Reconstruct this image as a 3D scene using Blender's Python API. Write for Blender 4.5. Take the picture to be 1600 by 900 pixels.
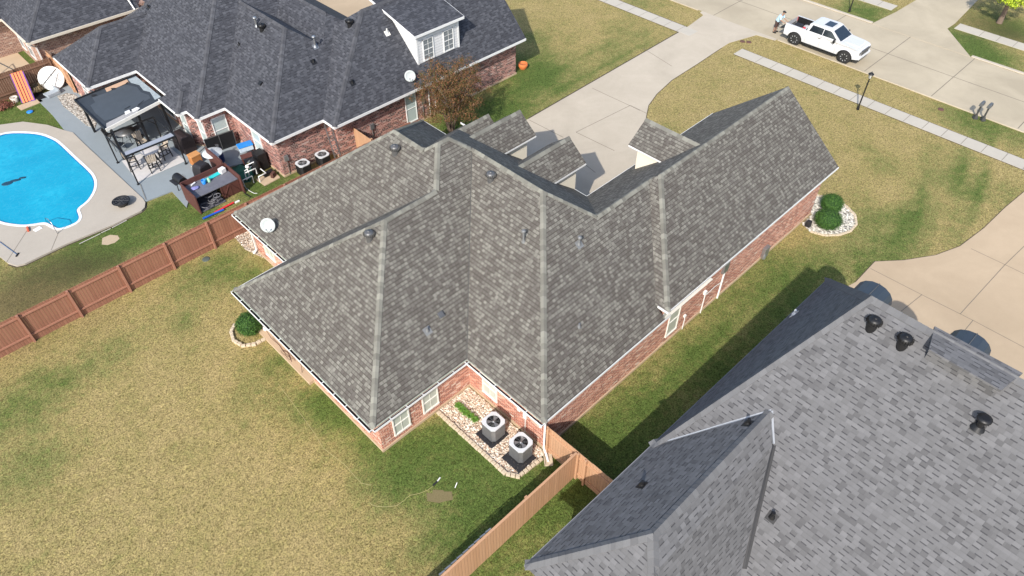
import bpy, math, random
import numpy as np
from mathutils import Vector, Matrix
random.seed(7)
rnd = random.random
R_ = math.radians
S = bpy.context.scene
for o in list(bpy.data.objects): bpy.data.objects.remove(o)

# ------------------------------------------------------------------ camera
CH = 26.0
F = 1120.0
PITCH, YAW = R_(45.25), R_(-44.55)
def cam_axes():
    cp, sp = math.cos(PITCH), math.sin(PITCH); cy, sy = math.cos(YAW), math.sin(YAW)
    rot = np.array([[cy, -sy, 0], [sy, cy, 0], [0, 0, 1.0]])
    return rot @ np.array([1, 0, 0.]), rot @ np.array([0, sp, cp]), rot @ np.array([0, cp, -sp])
RT, UP, FW = cam_axes()
cd = bpy.data.cameras.new('camera'); cam = bpy.data.objects.new('camera', cd); S.collection.objects.link(cam)
cam.matrix_world = Matrix(((RT[0], UP[0], -FW[0], 0), (RT[1], UP[1], -FW[1], 0), (RT[2], UP[2], -FW[2], CH), (0, 0, 0, 1)))
cd.sensor_width = 36; cd.lens = F * 36 / 1600; cd.clip_start = .5; cd.clip_end = 3000
S.camera = cam

# ------------------------------------------------------------------ light
SUN = Vector((-1.14, -.565, 1.0)).normalized()
W = bpy.data.worlds.new('World'); S.world = W; W.use_nodes = True
nt = W.node_tree; bg = nt.nodes['Background']; sky = nt.nodes.new('ShaderNodeTexSky')
sky.sky_type = 'NISHITA'; sky.sun_disc = False; sky.sun_elevation = math.asin(SUN.z)
sky.sun_rotation = math.atan2(SUN.x, SUN.y) % (2 * math.pi)
sky.air_density = 1.0; sky.dust_density = 1.6; sky.ozone_density = 1.0
nt.links.new(sky.outputs[0], bg.inputs[0]); bg.inputs[1].default_value = 0.15
ld = bpy.data.lights.new('sun', 'SUN'); ld.energy = 3.3; ld.angle = R_(.6); ld.color = (1, .95, .88)
sun = bpy.data.objects.new('sun', ld); S.collection.objects.link(sun)
sun.rotation_euler = SUN.to_track_quat('Z', 'Y').to_euler()
S.view_settings.view_transform = 'Standard'; S.view_settings.look = 'None'
S.view_settings.exposure = 0.70; S.view_settings.gamma = 1
S.render.engine = 'CYCLES'

# ------------------------------------------------------------------ measuring: photo pixel -> point of the place
def ray(px, py): return RT * ((px - 800) / F) + UP * (-(py - 450) / F) + FW
def G(px, py, z=0.0):
    d = ray(px, py); t = (z - CH) / d[2]; return (float(d[0] * t), float(d[1] * t), z)
def gp(lst, z=0.0): return [G(a, b, z)[:2] for a, b in lst]

# ------------------------------------------------------------------ mesh helper
class MB:
    def __init__(s): s.v = []; s.f = []; s.uv = []; s.sm = []
    def face(s, pts, uv=None, sm=False):
        n = len(s.v); s.v += [tuple(map(float, p)) for p in pts]
        s.f.append(list(range(n, n + len(pts)))); s.uv.append(uv); s.sm.append(sm); return s
    def mesh(s, vs, fs, sm=False):
        n = len(s.v); s.v += [tuple(map(float, p)) for p in vs]
        for f in fs: s.f.append([n + i for i in f]); s.uv.append(None); s.sm.append(sm)
        return s
    def box(s, c, d, rz=0.0, M=None, taper=1.0):
        hx, hy, hz = d[0] / 2, d[1] / 2, d[2] / 2; vs = []
        for z in (-1, 1):
            k = taper if z > 0 else 1
            for x, y in ((-1, -1), (1, -1), (1, 1), (-1, 1)): vs.append(Vector((x * hx * k, y * hy * k, z * hz)))
        m = M if M is not None else Matrix.Rotation(rz, 4, 'Z')
        c = Vector(c); vs = [c + (m @ p if M is None else (M.to_3x3() @ p)) for p in vs]
        return s.mesh(vs, [(0, 3, 2, 1), (4, 5, 6, 7), (0, 1, 5, 4), (1, 2, 6, 5), (2, 3, 7, 6), (3, 0, 4, 7)])
    def beam(s, a, b, w, h):
        a = Vector(a); b = Vector(b); d = (b - a); L = d.length; d.normalize()
        up = Vector((0, 0, 1)) if abs(d.z) < .95 else Vector((1, 0, 0))
        y = up.cross(d).normalized(); z = d.cross(y)
        M = Matrix((d, y, z)).transposed()
        return s.box((a + b) / 2, (L, w, h), M=M)
    def prism(s, poly, z0, z1, top=True, bottom=False):
        n = len(poly); a = sum(poly[i][0] * poly[(i + 1) % n][1] - poly[(i + 1) % n][0] * poly[i][1] for i in range(n))
        if a < 0: poly = poly[::-1]
        vs = [(p[0], p[1], z0) for p in poly] + [(p[0], p[1], z1) for p in poly]
        fs = [(i, (i + 1) % n, n + (i + 1) % n, n + i) for i in range(n)]
        if top: fs.append(tuple(range(n, 2 * n)))
        if bottom: fs.append(tuple(range(n - 1, -1, -1)))
        return s.mesh(vs, fs)
    def tube(s, path, r, n=8, caps=True, sm=True):
        P = [Vector(p) for p in path]; rs = r if isinstance(r, (list, tuple)) else [r] * len(P)
        vs = []; ref = None
        for i, p in enumerate(P):
            d = (P[min(i + 1, len(P) - 1)] - P[max(i - 1, 0)]).normalized()
            if ref is None: ref = Vector((0, 0, 1)) if abs(d.z) < .9 else Vector((1, 0, 0))
            a = (ref - d * ref.dot(d)).normalized(); ref = a; b = d.cross(a)
            for k in range(n):
                t = 2 * math.pi * k / n; vs.append(p + (a * math.cos(t) + b * math.sin(t)) * rs[i])
        fs = []
        for i in range(len(P) - 1):
            for k in range(n): fs.append((i * n + k, i * n + (k + 1) % n, (i + 1) * n + (k + 1) % n, (i + 1) * n + k))
        s.mesh(vs, fs, sm)
        if caps:
            s.mesh(vs[:n], [tuple(range(n - 1, -1, -1))]); s.mesh(vs[-n:], [tuple(range(n))])
        return s
    def lathe(s, c, prof, n=20, M=None, sm=True):
        c = Vector(c); vs = []
        for r, z in prof:
            for k in range(n):
                t = 2 * math.pi * k / n; p = Vector((r * math.cos(t), r * math.sin(t), z)); vs.append(c + (M @ p if M is not None else p))
        fs = [(i * n + k, i * n + (k + 1) % n, (i + 1) * n + (k + 1) % n, (i + 1) * n + k) for i in range(len(prof) - 1) for k in range(n)]
        s.mesh(vs, fs, sm)
        if prof[-1][0] > 1e-4: s.mesh(vs[-n:], [tuple(range(n))])
        if prof[0][0] > 1e-4: s.mesh(vs[:n], [tuple(range(n - 1, -1, -1))])
        return s
    def blob(s, c, r, n=10, jit=.1, sm=True, seed=0):
        rr = random.Random(seed); c = Vector(c); r = Vector(r) if hasattr(r, '__len__') else Vector((r, r, r)); m = n; vs = []; 
        for i in range(n + 1):
            th = math.pi * i / n
            for k in range(m):
                ph = 2 * math.pi * k / m; q = 1 + jit * (rr.random() - .5) * 2
                vs.append(c + Vector((r.x * math.sin(th) * math.cos(ph), r.y * math.sin(th) * math.sin(ph), r.z * math.cos(th))) * q)
        fs = [(i * m + k, (i + 1) * m + k, (i + 1) * m + (k + 1) % m, i * m + (k + 1) % m) for i in range(n) for k in range(m)]
        return s.mesh(vs, fs, sm)
    def build(s, name, mat, parent=None, world=False, bevel=0, loc=None):
        off = Vector((0, 0, 0))
        if world and parent is not None:
            off = Vector(parent.location) if parent.parent is None else Vector(parent.parent.location) + Vector(parent.location)
        vs = [tuple(Vector(p) - off) for p in s.v] if world else s.v
        if loc is not None: vs = [tuple(Vector(p) - Vector(loc)) for p in vs]
        me = bpy.data.meshes.new(name); me.from_pydata(vs, [], s.f); me.update()
        uvl = me.uv_layers.new(name='UVMap'); buf = np.zeros(len(me.loops) * 2, 'f'); li = 0
        for fi, f in enumerate(s.f):
            u = s.uv[fi]
            if u is not None:
                for q in u: buf[li * 2] = q[0]; buf[li * 2 + 1] = q[1]; li += 1
            else:
                n = me.polygons[fi].normal
                t = Vector((-n.y, n.x, 0))
                if t.length < .02: t = Vector((1, 0, 0))
                t.normalize(); b = n.cross(t)
                for i in f:
                    p = Vector(s.v[i]); buf[li * 2] = p.dot(t); buf[li * 2 + 1] = p.dot(b); li += 1
        uvl.data.foreach_set('uv', buf)
        me.polygons.foreach_set('use_smooth', s.sm)
        me.materials.append(mat)
        o = bpy.data.objects.new(name, me); S.collection.objects.link(o)
        if parent is not None: o.parent = parent
        if loc is not None: o.location = loc
        if bevel:
            m = o.modifiers.new('bevel', 'BEVEL'); m.width = bevel; m.segments = 2; m.limit_method = 'ANGLE'; m.angle_limit = R_(40)
        return o

def tag(o, label=None, cat=None, group=None, kind=None):
    if label: o['label'] = label
    if cat: o['category'] = cat
    if group: o['group'] = group
    if kind: o['kind'] = kind
    return o
def thing(name, label, cat, loc=(0, 0, 0), rz=0.0, group=None):
    o = bpy.data.objects.new(name, None); S.collection.objects.link(o); o.empty_display_size = .3
    o.location = loc; o.rotation_euler = (0, 0, rz); return tag(o, label, cat, group)
def dup(root, loc, rz=None, label=None, group=None):
    def cp(o, par):
        c = o.copy(); S.collection.objects.link(c); c.parent = par
        for ch in list(o.children): cp(ch, c)
        return c
    kids = list(root.children); r = root.copy(); S.collection.objects.link(r)
    for ch in kids: cp(ch, r)
    r.location = loc
    if rz is not None: r.rotation_euler = (0, 0, rz)
    if label: r['label'] = label
    if group: r['group'] = group
    return r

# ------------------------------------------------------------------ materials
class NT:
    def __init__(s, name):
        s.m = bpy.data.materials.new(name); s.m.use_nodes = True; s.t = s.m.node_tree; s.b = s.t.nodes['Principled BSDF']
        s.b.inputs['Roughness'].default_value = .8
        if 'Specular IOR Level' in s.b.inputs: s.b.inputs['Specular IOR Level'].default_value = .3
    def n(s, typ, **kw):
        d = s.t.nodes.new(typ)
        for k, v in kw.items():
            if k.startswith('i_'):
                key = k[2:]; key = int(key) if key.isdigit() else key
                if hasattr(v, 'is_output'): s.t.links.new(v, d.inputs[key])
                else: d.inputs[key].default_value = v
            else: setattr(d, k, v)
        return d
    def math(s, op, a, b=0.0, c=0.0):
        d = s.n('ShaderNodeMath', operation=op)
        for i, v in enumerate((a, b, c)):
            if hasattr(v, 'is_output'): s.t.links.new(v, d.inputs[i])
            else: d.inputs[i].default_value = v
        return d.outputs[0]
    def mix(s, f, a, b, typ='MIX'):
        d = s.n('ShaderNodeMix', data_type='RGBA', blend_type=typ)
        for i, v in ((0, f), (6, a), (7, b)):
            if hasattr(v, 'is_output'): s.t.links.new(v, d.inputs[i])
            elif i: d.inputs[i].default_value = tuple(v) + ((1,) if len(v) == 3 else ())
            else: d.inputs[i].default_value = v
        return d.outputs[2]
    def noise(s, vec, scale, detail=3, rough=.6, out=0, dist=0.0):
        d = s.n('ShaderNodeTexNoise'); s.t.links.new(vec, d.inputs['Vector'])
        d.inputs['Scale'].default_value = scale; d.inputs['Detail'].default_value = detail; d.inputs['Roughness'].default_value = rough
        d.inputs['Distortion'].default_value = dist
        return d.outputs[out]
    def ramp(s, f, stops, interp='LINEAR'):
        d = s.n('ShaderNodeValToRGB'); s.t.links.new(f, d.inputs[0]); r = d.color_ramp; r.interpolation = interp
        while len(r.elements) < len(stops): r.elements.new(.5)
        for e, (p, c) in zip(r.elements, stops):
            e.position = p; e.color = tuple(c) + (1,) if len(c) == 3 else c
        return d.outputs[0]
    def coord(s, w='Object'): return s.n('ShaderNodeTexCoord').outputs[w]
    def geo(s): return s.n('ShaderNodeNewGeometry').outputs['Position']
    def white(s, x, y):
        c = s.n('ShaderNodeCombineXYZ')
        for i, v in ((0, x), (1, y)):
            if hasattr(v, 'is_output'): s.t.links.new(v, c.inputs[i])
            else: c.inputs[i].default_value = v
        w = s.n('ShaderNodeTexWhiteNoise', noise_dimensions='2D'); s.t.links.new(c.outputs[0], w.inputs['Vector']); return w.outputs['Value']
    def bump(s, h, strength=.3, dist=.02):
        d = s.n('ShaderNodeBump'); s.t.links.new(h, d.inputs['Height']); d.inputs['Strength'].default_value = strength; d.inputs['Distance'].default_value = dist
        s.t.links.new(d.outputs[0], s.b.inputs['Normal'])
    def col(s, c):
        if hasattr(c, 'is_output'): s.t.links.new(c, s.b.inputs['Base Color'])
        else: s.b.inputs['Base Color'].default_value = tuple(c) + (1,)
        return s
    def set(s, **kw):
        for k, v in kw.items(): s.b.inputs[k.replace('_', ' ')].default_value = v
        return s

def plain(name, c, rough=.6, metal=0.0, var=.12, scale=6.0, spec=.4, bump=0.0):
    t = NT(name); p = t.coord(); a = t.noise(p, scale, 4, .65)
    f = t.math('MULTIPLY_ADD', a, var * 2, 1 - var)
    cc = t.mix(1.0, c, t.n('ShaderNodeCombineColor', i_0=f, i_1=f, i_2=f).outputs[0], 'MULTIPLY')
    t.col(cc); t.set(Roughness=rough, Metallic=metal); t.b.inputs['Specular IOR Level'].default_value = spec
    if bump: t.bump(t.noise(p, scale * 8, 3), bump, .01)
    return t.m

def shingle(name, tones, line, tab=.17, row=.158, contrast=.7, grain=.25, hue=(.02, .015, 0), dash=.4, sides=.3, allrow=0.0):
    t = NT(name); uv = t.coord('UV'); sp = t.n('ShaderNodeSeparateXYZ', i_0=uv)
    u, v = sp.outputs[0], sp.outputs[1]
    vr = t.math('DIVIDE', v, row); ri = t.math('FLOOR', vr); fr = t.math('FRACT', vr)
    off = t.math('MULTIPLY', t.white(ri, 3.3), 7.0)
    ur = t.math('ADD', t.math('DIVIDE', u, tab), off); jit = t.math('MULTIPLY', t.math('SUBTRACT', t.white(t.math('FLOOR', ur), ri), .5), .0)
    ci = t.math('FLOOR', ur); r1 = t.white(ci, ri)
    ur2 = t.math('ADD', t.math('DIVIDE', u, tab * 1.9), t.math('MULTIPLY', off, 2.3)); c2 = t.math('FLOOR', ur2); r2 = t.white(c2, t.math('ADD', ri, 71.0))
    r = t.math('ADD', t.math('MULTIPLY', r1, .88), t.math('MULTIPLY', r2, .12)); r3 = t.white(ci, t.math('ADD', ri, 31.0))
    c = t.ramp(r, tones)
    g = t.noise(t.geo(), 1.1, 4, .6); c = t.mix(t.math('MULTIPLY', g, .18), c, tuple(x * .72 + h for x, h in zip(tones[len(tones) // 2][1], hue)))
    fine = t.noise(t.geo(), 60, 2, .8); ff = t.math('MULTIPLY_ADD', fine, grain * 2, 1 - grain)
    c = t.mix(1.0, c, t.n('ShaderNodeCombineColor', i_0=ff, i_1=ff, i_2=ff).outputs[0], 'MULTIPLY')
    # shadow under the raised tabs, painted into the colour as a dark band
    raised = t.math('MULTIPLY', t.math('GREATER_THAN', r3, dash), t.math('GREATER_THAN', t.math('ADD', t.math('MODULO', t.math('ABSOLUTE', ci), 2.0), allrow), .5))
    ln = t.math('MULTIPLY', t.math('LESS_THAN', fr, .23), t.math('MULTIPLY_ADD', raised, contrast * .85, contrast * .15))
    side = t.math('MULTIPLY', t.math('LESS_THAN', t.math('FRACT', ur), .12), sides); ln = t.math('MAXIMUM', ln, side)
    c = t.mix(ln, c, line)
    t.col(c); t.set(Roughness=.92)
    h = t.math('ADD', t.math('MULTIPLY', t.math('SUBTRACT', 1.0, fr), 1.0), t.math('MULTIPLY', raised, .5))
    t.bump(h, .55, .012); return t.m

def brick(name, c1, c2, c3, mortar, dirt=.3):
    t = NT(name); uv = t.coord('UV')
    b = t.n('ShaderNodeTexBrick', offset=.5); t.t.links.new(uv, b.inputs['Vector'])
    b.inputs['Scale'].default_value = 1; b.inputs['Brick Width'].default_value = .25; b.inputs['Row Height'].default_value = .095
    b.inputs['Mortar Size'].default_value = .009; b.inputs['Mortar Smooth'].default_value = .2
    sp = t.n('ShaderNodeSeparateXYZ', i_0=uv); ri = t.math('FLOOR', t.math('DIVIDE', sp.outputs[1], .095))
    sh = t.math('MULTIPLY', t.math('MODULO', t.math('ABSOLUTE', ri), 2.0), .5)
    ci = t.math('FLOOR', t.math('ADD', t.math('DIVIDE', sp.outputs[0], .25), sh)); r = t.white(ci, ri)
    col = t.ramp(r, [(0, c1), (.25, c1), (.5, c2), (.8, c3), (.94, c2), (1, mortar)])
    n = t.noise(t.geo(), 2.2, 4, .6); col = t.mix(t.math('MULTIPLY', n, dirt), col, tuple(x * .6 for x in c1))
    col = t.mix(b.outputs['Fac'], col, mortar)
    t.col(col); t.set(Roughness=.9); t.bump(t.math('SUBTRACT', 1.0, b.outputs['Fac']), .5, .01); return t.m

def concrete(name, c, c2, stain=.5, scale=.35, fine=9.0):
    t = NT(name); p = t.geo(); a = t.noise(p, scale, 6, .6, dist=.6); b = t.noise(p, scale * 7, 4, .7); f = t.noise(p, fine * 4, 3, .75)
    k = t.ramp(a, [(.35, (0, 0, 0)), (.7, (1, 1, 1))])
    cc = t.mix(t.math('MULTIPLY', k, stain), c, c2); cc = t.mix(t.math('MULTIPLY', b, .3), cc, tuple(x * .78 for x in c2))
    ff = t.math('MULTIPLY_ADD', f, .36, .82); cc = t.mix(1.0, cc, t.n('ShaderNodeCombineColor', i_0=ff, i_1=ff, i_2=ff).outputs[0], 'MULTIPLY')
    t.col(cc); t.set(Roughness=.9); t.bump(f, .15, .01); return t.m

def boards(name, c, c2, width=.14, rough=.85, axis=0):
    t = NT(name); uv = t.coord('UV'); sp = t.n('ShaderNodeSeparateXYZ', i_0=uv); u = t.math('DIVIDE', sp.outputs[axis], width)
    i = t.math('FLOOR', u); fr = t.math('FRACT', u); r = t.white(i, 5.0); c0 = t.mix(r, c, c2)
    mp = t.n('ShaderNodeMapping'); t.t.links.new(uv, mp.inputs[0]); mp.inputs['Scale'].default_value = (12, .8, 1) if axis == 0 else (.8, 12, 1)
    g = t.noise(mp.outputs[0], 3, 4, .7); c0 = t.mix(t.math('MULTIPLY', g, .45), c0, tuple(x * .6 for x in c))
    gap = t.math('LESS_THAN', fr, .07); c0 = t.mix(t.math('MULTIPLY', gap, .75), c0, tuple(x * .25 for x in c))
    t.col(c0); t.set(Roughness=rough); t.bump(t.math('SUBTRACT', 1.0, gap), .5, .01); return t.m

M = {}
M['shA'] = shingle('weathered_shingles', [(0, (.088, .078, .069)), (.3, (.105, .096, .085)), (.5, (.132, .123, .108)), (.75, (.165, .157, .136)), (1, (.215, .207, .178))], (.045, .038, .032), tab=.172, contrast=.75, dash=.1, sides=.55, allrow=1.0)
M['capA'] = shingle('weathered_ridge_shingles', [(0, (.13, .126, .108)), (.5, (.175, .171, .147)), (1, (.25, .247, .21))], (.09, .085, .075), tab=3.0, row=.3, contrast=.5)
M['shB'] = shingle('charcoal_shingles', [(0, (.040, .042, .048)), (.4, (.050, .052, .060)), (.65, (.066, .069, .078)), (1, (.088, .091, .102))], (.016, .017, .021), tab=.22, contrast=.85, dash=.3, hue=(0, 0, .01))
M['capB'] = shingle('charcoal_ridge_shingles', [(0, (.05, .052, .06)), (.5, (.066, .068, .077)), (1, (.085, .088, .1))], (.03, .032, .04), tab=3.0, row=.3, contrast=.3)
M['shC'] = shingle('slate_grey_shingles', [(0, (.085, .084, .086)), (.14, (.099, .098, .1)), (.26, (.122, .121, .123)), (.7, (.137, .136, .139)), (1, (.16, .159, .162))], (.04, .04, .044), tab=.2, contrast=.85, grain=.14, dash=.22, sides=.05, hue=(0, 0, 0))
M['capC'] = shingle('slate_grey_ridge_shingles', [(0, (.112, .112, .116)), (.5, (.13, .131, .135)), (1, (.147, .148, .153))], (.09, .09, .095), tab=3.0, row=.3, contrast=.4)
M['brickA'] = brick('orange_brick', (.27, .065, .036), (.46, .14, .08), (.66, .34, .24), (.68, .58, .48), .12)
M['brickB'] = brick('red_brick', (.07, .024, .022), (.27, .08, .058), (.5, .25, .2), (.52, .42, .37), .15)
M['brickD'] = brick('mixed_brown_brick', (.22, .11, .08), (.33, .17, .12), (.42, .27, .2), (.5, .42, .35), .3)
M['cream'] = plain('cream_stucco', (.74, .68, .55), .8, var=.05)
M['white'] = plain('white_paint', (.72, .72, .7), .5, var=.06)
M['siding'] = boards('white_lap_siding', (.74, .74, .73), (.7, .7, .69), .18, .6, axis=1)
M['offwhite'] = plain('aged_white_paint', (.72, .7, .64), .6, var=.12)
M['conc'] = concrete('pale_driveway_concrete', (.51, .445, .35), (.41, .355, .275), .8)
M['road'] = concrete('street_concrete', (.49, .42, .305), (.37, .315, .225), .9, .22)
M['walk'] = concrete('sidewalk_concrete', (.49, .45, .375), (.41, .375, .315), .6)
M['tanconc'] = concrete('tan_aggregate_concrete', (.50, .385, .26), (.40, .305, .2), .75, .25, 14)
M['pooldeck'] = concrete('pool_deck_concrete', (.43, .385, .32), (.36, .32, .265), .5)
M['greyconc'] = concrete('grey_painted_patio', (.25, .285, .30), (.21, .24, .255), .6, .5)
M['found'] = concrete('tan_foundation', (.50, .38, .26), (.42, .31, .2), .5, 1.5)
M['joint'] = plain('joint_filler', (.16, .14, .11), .95)
M['gravel'] = None
M['fenceA'] = boards('red_brown_stained_boards', (.30, .135, .085), (.36, .17, .11), .14)
M['fenceC'] = boards('new_cedar_boards', (.50, .29, .165), (.56, .335, .2), .14)
M['postA'] = plain('red_brown_stained_post', (.35, .165, .11), .85, var=.2)
M['postC'] = plain('cedar_post', (.47, .27, .155), .85, var=.2)
M['fenceB'] = boards('brown_stained_boards', (.17, .09, .055), (.21, .115, .075), .14)
M['black'] = plain('black_metal', (.012, .012, .013), .45, var=.2)
M['blackpl'] = plain('black_plastic', (.02, .02, .022), .6, var=.25)
M['blackcloth'] = plain('black_vinyl_cover', (.022, .02, .022), .55, var=.3, bump=.3)
M['galv'] = plain('galvanized_metal', (.33, .34, .35), .35, .7, var=.2)
M['dkgalv'] = plain('weathered_vent_metal', (.14, .14, .14), .45, .5, var=.3)
M['lead'] = plain('lead_pipe_boot', (.2, .205, .205), .6, .3, var=.25)
M['dish'] = plain('pale_dish_paint', (.4, .435, .43), .5, var=.06)
M['pane'] = None
M['litter'] = plain('gutter_litter', (.03, .025, .02), .95, var=.5, scale=20)
M['drip'] = plain('mossy_drip_edge', (.42, .47, .38), .8, var=.25)
M['orange'] = plain('terracotta', (.6, .17, .05), .8)
M['rubber'] = plain('tyre_rubber', (.02, .02, .02), .85, var=.2)
M['truckwhite'] = plain('white_car_paint', (.58, .585, .59), .18, var=.02, spec=.6)
M['chrome'] = plain('chrome', (.55, .56, .58), .15, .9, var=.1)
M['glassdk'] = plain('tinted_glass', (.012, .018, .025), .06, var=.1, spec=.9)
M['bluegrey'] = plain('blue_grey_metal_roof', (.045, .06, .078), .5, .2, var=.1)
M['pavdark'] = plain('dark_roll_roofing', (.035, .042, .05), .6, var=.45, scale=2)
M['pavgrey'] = plain('bleached_roll_roofing', (.06, .07, .08), .5, var=.2, scale=2)
M['plywood'] = plain('bare_plywood', (.48, .31, .2), .85, var=.2)
M['skin'] = plain('skin', (.33, .19, .13), .6)
M['shirt'] = plain('pale_blue_shirt', (.42, .6, .7), .85)
M['shorts'] = plain('dark_shorts', (.06, .035, .03), .9)
M['wood'] = plain('varnished_wood', (.42, .17, .05), .5, var=.25)
M['tanslat'] = boards('tan_plastic_slats', (.5, .42, .32), (.46, .38, .29), .1)
M['redbrown'] = plain('red_brown_paint', (.095, .035, .028), .7, var=.25)
M['counter'] = plain('grey_counter_top', (.13, .13, .15), .6, var=.35, scale=4)
M['turq'] = plain('turquoise_plastic', (.03, .5, .5), .45)
M['blue'] = plain('blue_plastic', (.02, .22, .62), .4)
M['royal'] = plain('royal_blue_foam', (.01, .08, .42), .6)
M['red'] = plain('red_foam', (.6, .03, .04), .6)
M['rug'] = plain('pale_outdoor_rug', (.5, .48, .46), .95, var=.15, scale=3)
M['table'] = plain('pale_grey_table_top', (.5, .47, .45), .5)
M['hose'] = plain('yellow_hose', (.42, .37, .17), .6)
M['wire'] = plain('brown_cable', (.07, .035, .025), .7)
M['sand'] = plain('bare_sand', (.42, .33, .22), .95, var=.25, scale=12)
M['stone'] = plain('tan_edging_stone', (.52, .43, .31), .85, var=.25, scale=4, bump=.3)
M['bark'] = plain('grey_brown_bark', (.16, .115, .085), .9, var=.3, scale=20, bump=.5)
M['bronze'] = plain('dark_bronze_post', (.05, .05, .048), .55, var=.2)
M['lampglass'] = plain('frosted_lamp_glass', (.5, .5, .46), .3)
M['pvc'] = plain('white_pvc', (.75, .75, .73), .4, var=.08)
M['green_tarp'] = plain('green_netting', (.03, .12, .08), .9)

t = NT('window_glass'); p = t.coord(); n_ = t.noise(p, 3, 2); t.col(t.mix(t.math('MULTIPLY', n_, .6), (.50, .52, .45), (.36, .38, .33))); t.set(Roughness=.12); M['pane'] = t.m
t = NT('screened_dark_glass'); t.col((.06, .065, .065)).set(Roughness=.2); M['darkpane'] = t.m
t = NT('shaded_window_glass'); t.col((.40, .47, .46)).set(Roughness=.15); M['paneB'] = t.m

def gravelmat(name, cols, scale=14):
    t = NT(name); p = t.geo(); v = t.n('ShaderNodeTexVoronoi'); t.t.links.new(p, v.inputs['Vector']); v.inputs['Scale'].default_value = scale
    sp = t.n('ShaderNodeSeparateColor', i_0=v.outputs['Color']); c = t.ramp(sp.outputs[0], cols)
    d = t.ramp(v.outputs['Distance'], [(0.25, (1, 1, 1)), (.75, (.25, .2, .16))])
    t.col(t.mix(.8, c, d, 'MULTIPLY')); t.set(Roughness=.85); t.bump(t.math('SUBTRACT', 1.0, v.outputs['Distance']), 1.0, .05); return t.m
M['gravel'] = gravelmat('river_gravel', [(0, (.3, .2, .13)), (.3, (.5, .4, .3)), (.6, (.62, .54, .43)), (1, (.72, .66, .56))])
M['whiterock'] = gravelmat('white_rock', [(0, (.35, .34, .30)), (.4, (.5, .48, .42)), (1, (.68, .65, .58))], 9)

def leafmat(name, cols):
    t = NT(name); oi = t.n('ShaderNodeNewGeometry'); r = oi.outputs['Random Per Island']
    t.col(t.ramp(r, cols)); t.set(Roughness=.6); t.b.inputs['Specular IOR Level'].default_value = .25
    t.b.inputs['Subsurface Weight'].default_value = 0.0
    return t.m
M['leafgreen'] = leafmat('boxwood_leaves', [(0, (.02, .06, .012)), (.5, (.045, .115, .02)), (1, (.09, .19, .035))])
M['leafrust'] = leafmat('rusty_crape_leaves', [(0, (.04, .05, .015)), (.3, (.085, .075, .02)), (.6, (.16, .075, .03)), (.85, (.22, .10, .05)), (1, (.26, .13, .07))])
M['leafyellow'] = leafmat('yellow_green_leaves', [(0, (.10, .18, .01)), (.5, (.3, .4, .02)), (1, (.55, .62, .05))])
M['leafliriope'] = leafmat('bright_grass_blades', [(0, (.05, .14, .02)), (1, (.18, .34, .05))])
M['leafred'] = leafmat('red_leaf_litter', [(0, (.12, .04, .03)), (1, (.3, .12, .08))])
M['drygrass'] = leafmat('dry_ornamental_grass', [(0, (.12, .09, .05)), (1, (.3, .22, .12))])

# water
t = NT('pool_water'); p = t.geo(); w1 = t.noise(p, 2.2, 3, .5, dist=1.0); w2 = t.noise(p, 14, 2, .5)
c = t.mix(t.ramp(w1, [(.3, (0, 0, 0)), (.75, (1, 1, 1))]), (.0, .285, .44), (.01, .37, .52)); w3 = t.noise(p, .22, 2); c = t.mix(t.ramp(w3, [(.4, (0, 0, 0)), (.6, (1, 1, 1))]), c, (.0, .27, .42)); vo = t.n('ShaderNodeTexVoronoi', feature='DISTANCE_TO_EDGE'); t.t.links.new(t.n('ShaderNodeVectorMath', operation='ADD', i_0=p, i_1=t.noise(p, 1.5, 2, .5, out=1)).outputs[0], vo.inputs['Vector']); vo.inputs['Scale'].default_value = 2.6; c = t.mix(t.math('MULTIPLY', t.math('LESS_THAN', vo.outputs['Distance'], .04), .1), c, (.1, .46, .6)); c = t.mix(t.math('MULTIPLY', w2, .1), c, (.05, .42, .6))  # thin ripple light lines are painted into the water colour
t.col(c); t.set(Roughness=.08); t.b.inputs['Specular IOR Level'].default_value = .5; t.bump(t.noise(p, 9, 3), .13, .03); M['water'] = t.m
# grass
t = NT('lawn_grass'); p = t.geo()
at = t.n('ShaderNodeAttribute', attribute_name='green'); ad = t.n('ShaderNodeAttribute', attribute_name='brown_tone')
n1 = t.noise(p, .55, 5, .62, dist=.4); n2 = t.noise(p, 2.6, 4, .7); n3 = t.noise(p, 6.5, 3, .7, dist=.8); n4 = t.noise(p, 17, 3, .75, dist=1.0)
g = t.math('ADD', at.outputs['Fac'], t.math('MULTIPLY', t.math('SUBTRACT', n1, .5), 1.0)); g = t.math('ADD', g, t.math('MULTIPLY', t.math('SUBTRACT', n2, .5), .9))
g = t.math('ADD', g, t.math('MULTIPLY', t.math('SUBTRACT', n3, .5), .6))
c = t.ramp(g, [(0, (.385, .302, .138)), (.3, (.325, .268, .11)), (.55, (.225, .218, .08)), (.8, (.14, .17, .05)), (1, (.095, .14, .035))])
k = t.ramp(n3, [(.36, (.68, .67, .63)), (.5, (1, 1, 1)), (.64, (1.22, 1.2, 1.15))]); c = t.mix(.9, c, k, 'MULTIPLY')
k = t.ramp(n4, [(.4, (.44, .43, .36)), (.5, (1, 1, 1)), (.6, (1.42, 1.4, 1.32))]); c = t.mix(1.0, c, k, 'MULTIPLY')
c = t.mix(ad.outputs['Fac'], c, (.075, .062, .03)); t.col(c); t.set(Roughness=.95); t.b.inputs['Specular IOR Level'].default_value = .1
t.bump(t.math('ADD', n4, t.math('MULTIPLY', n3, .8)), .9, .05); M['grass'] = t.m
t = NT('curtained_grey_glass'); t.col((.17, .19, .2)).set(Roughness=.15); M['greypane'] = t.m
M['postB'] = plain('brown_stained_post', (.2, .11, .07), .85, var=.2)
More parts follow.
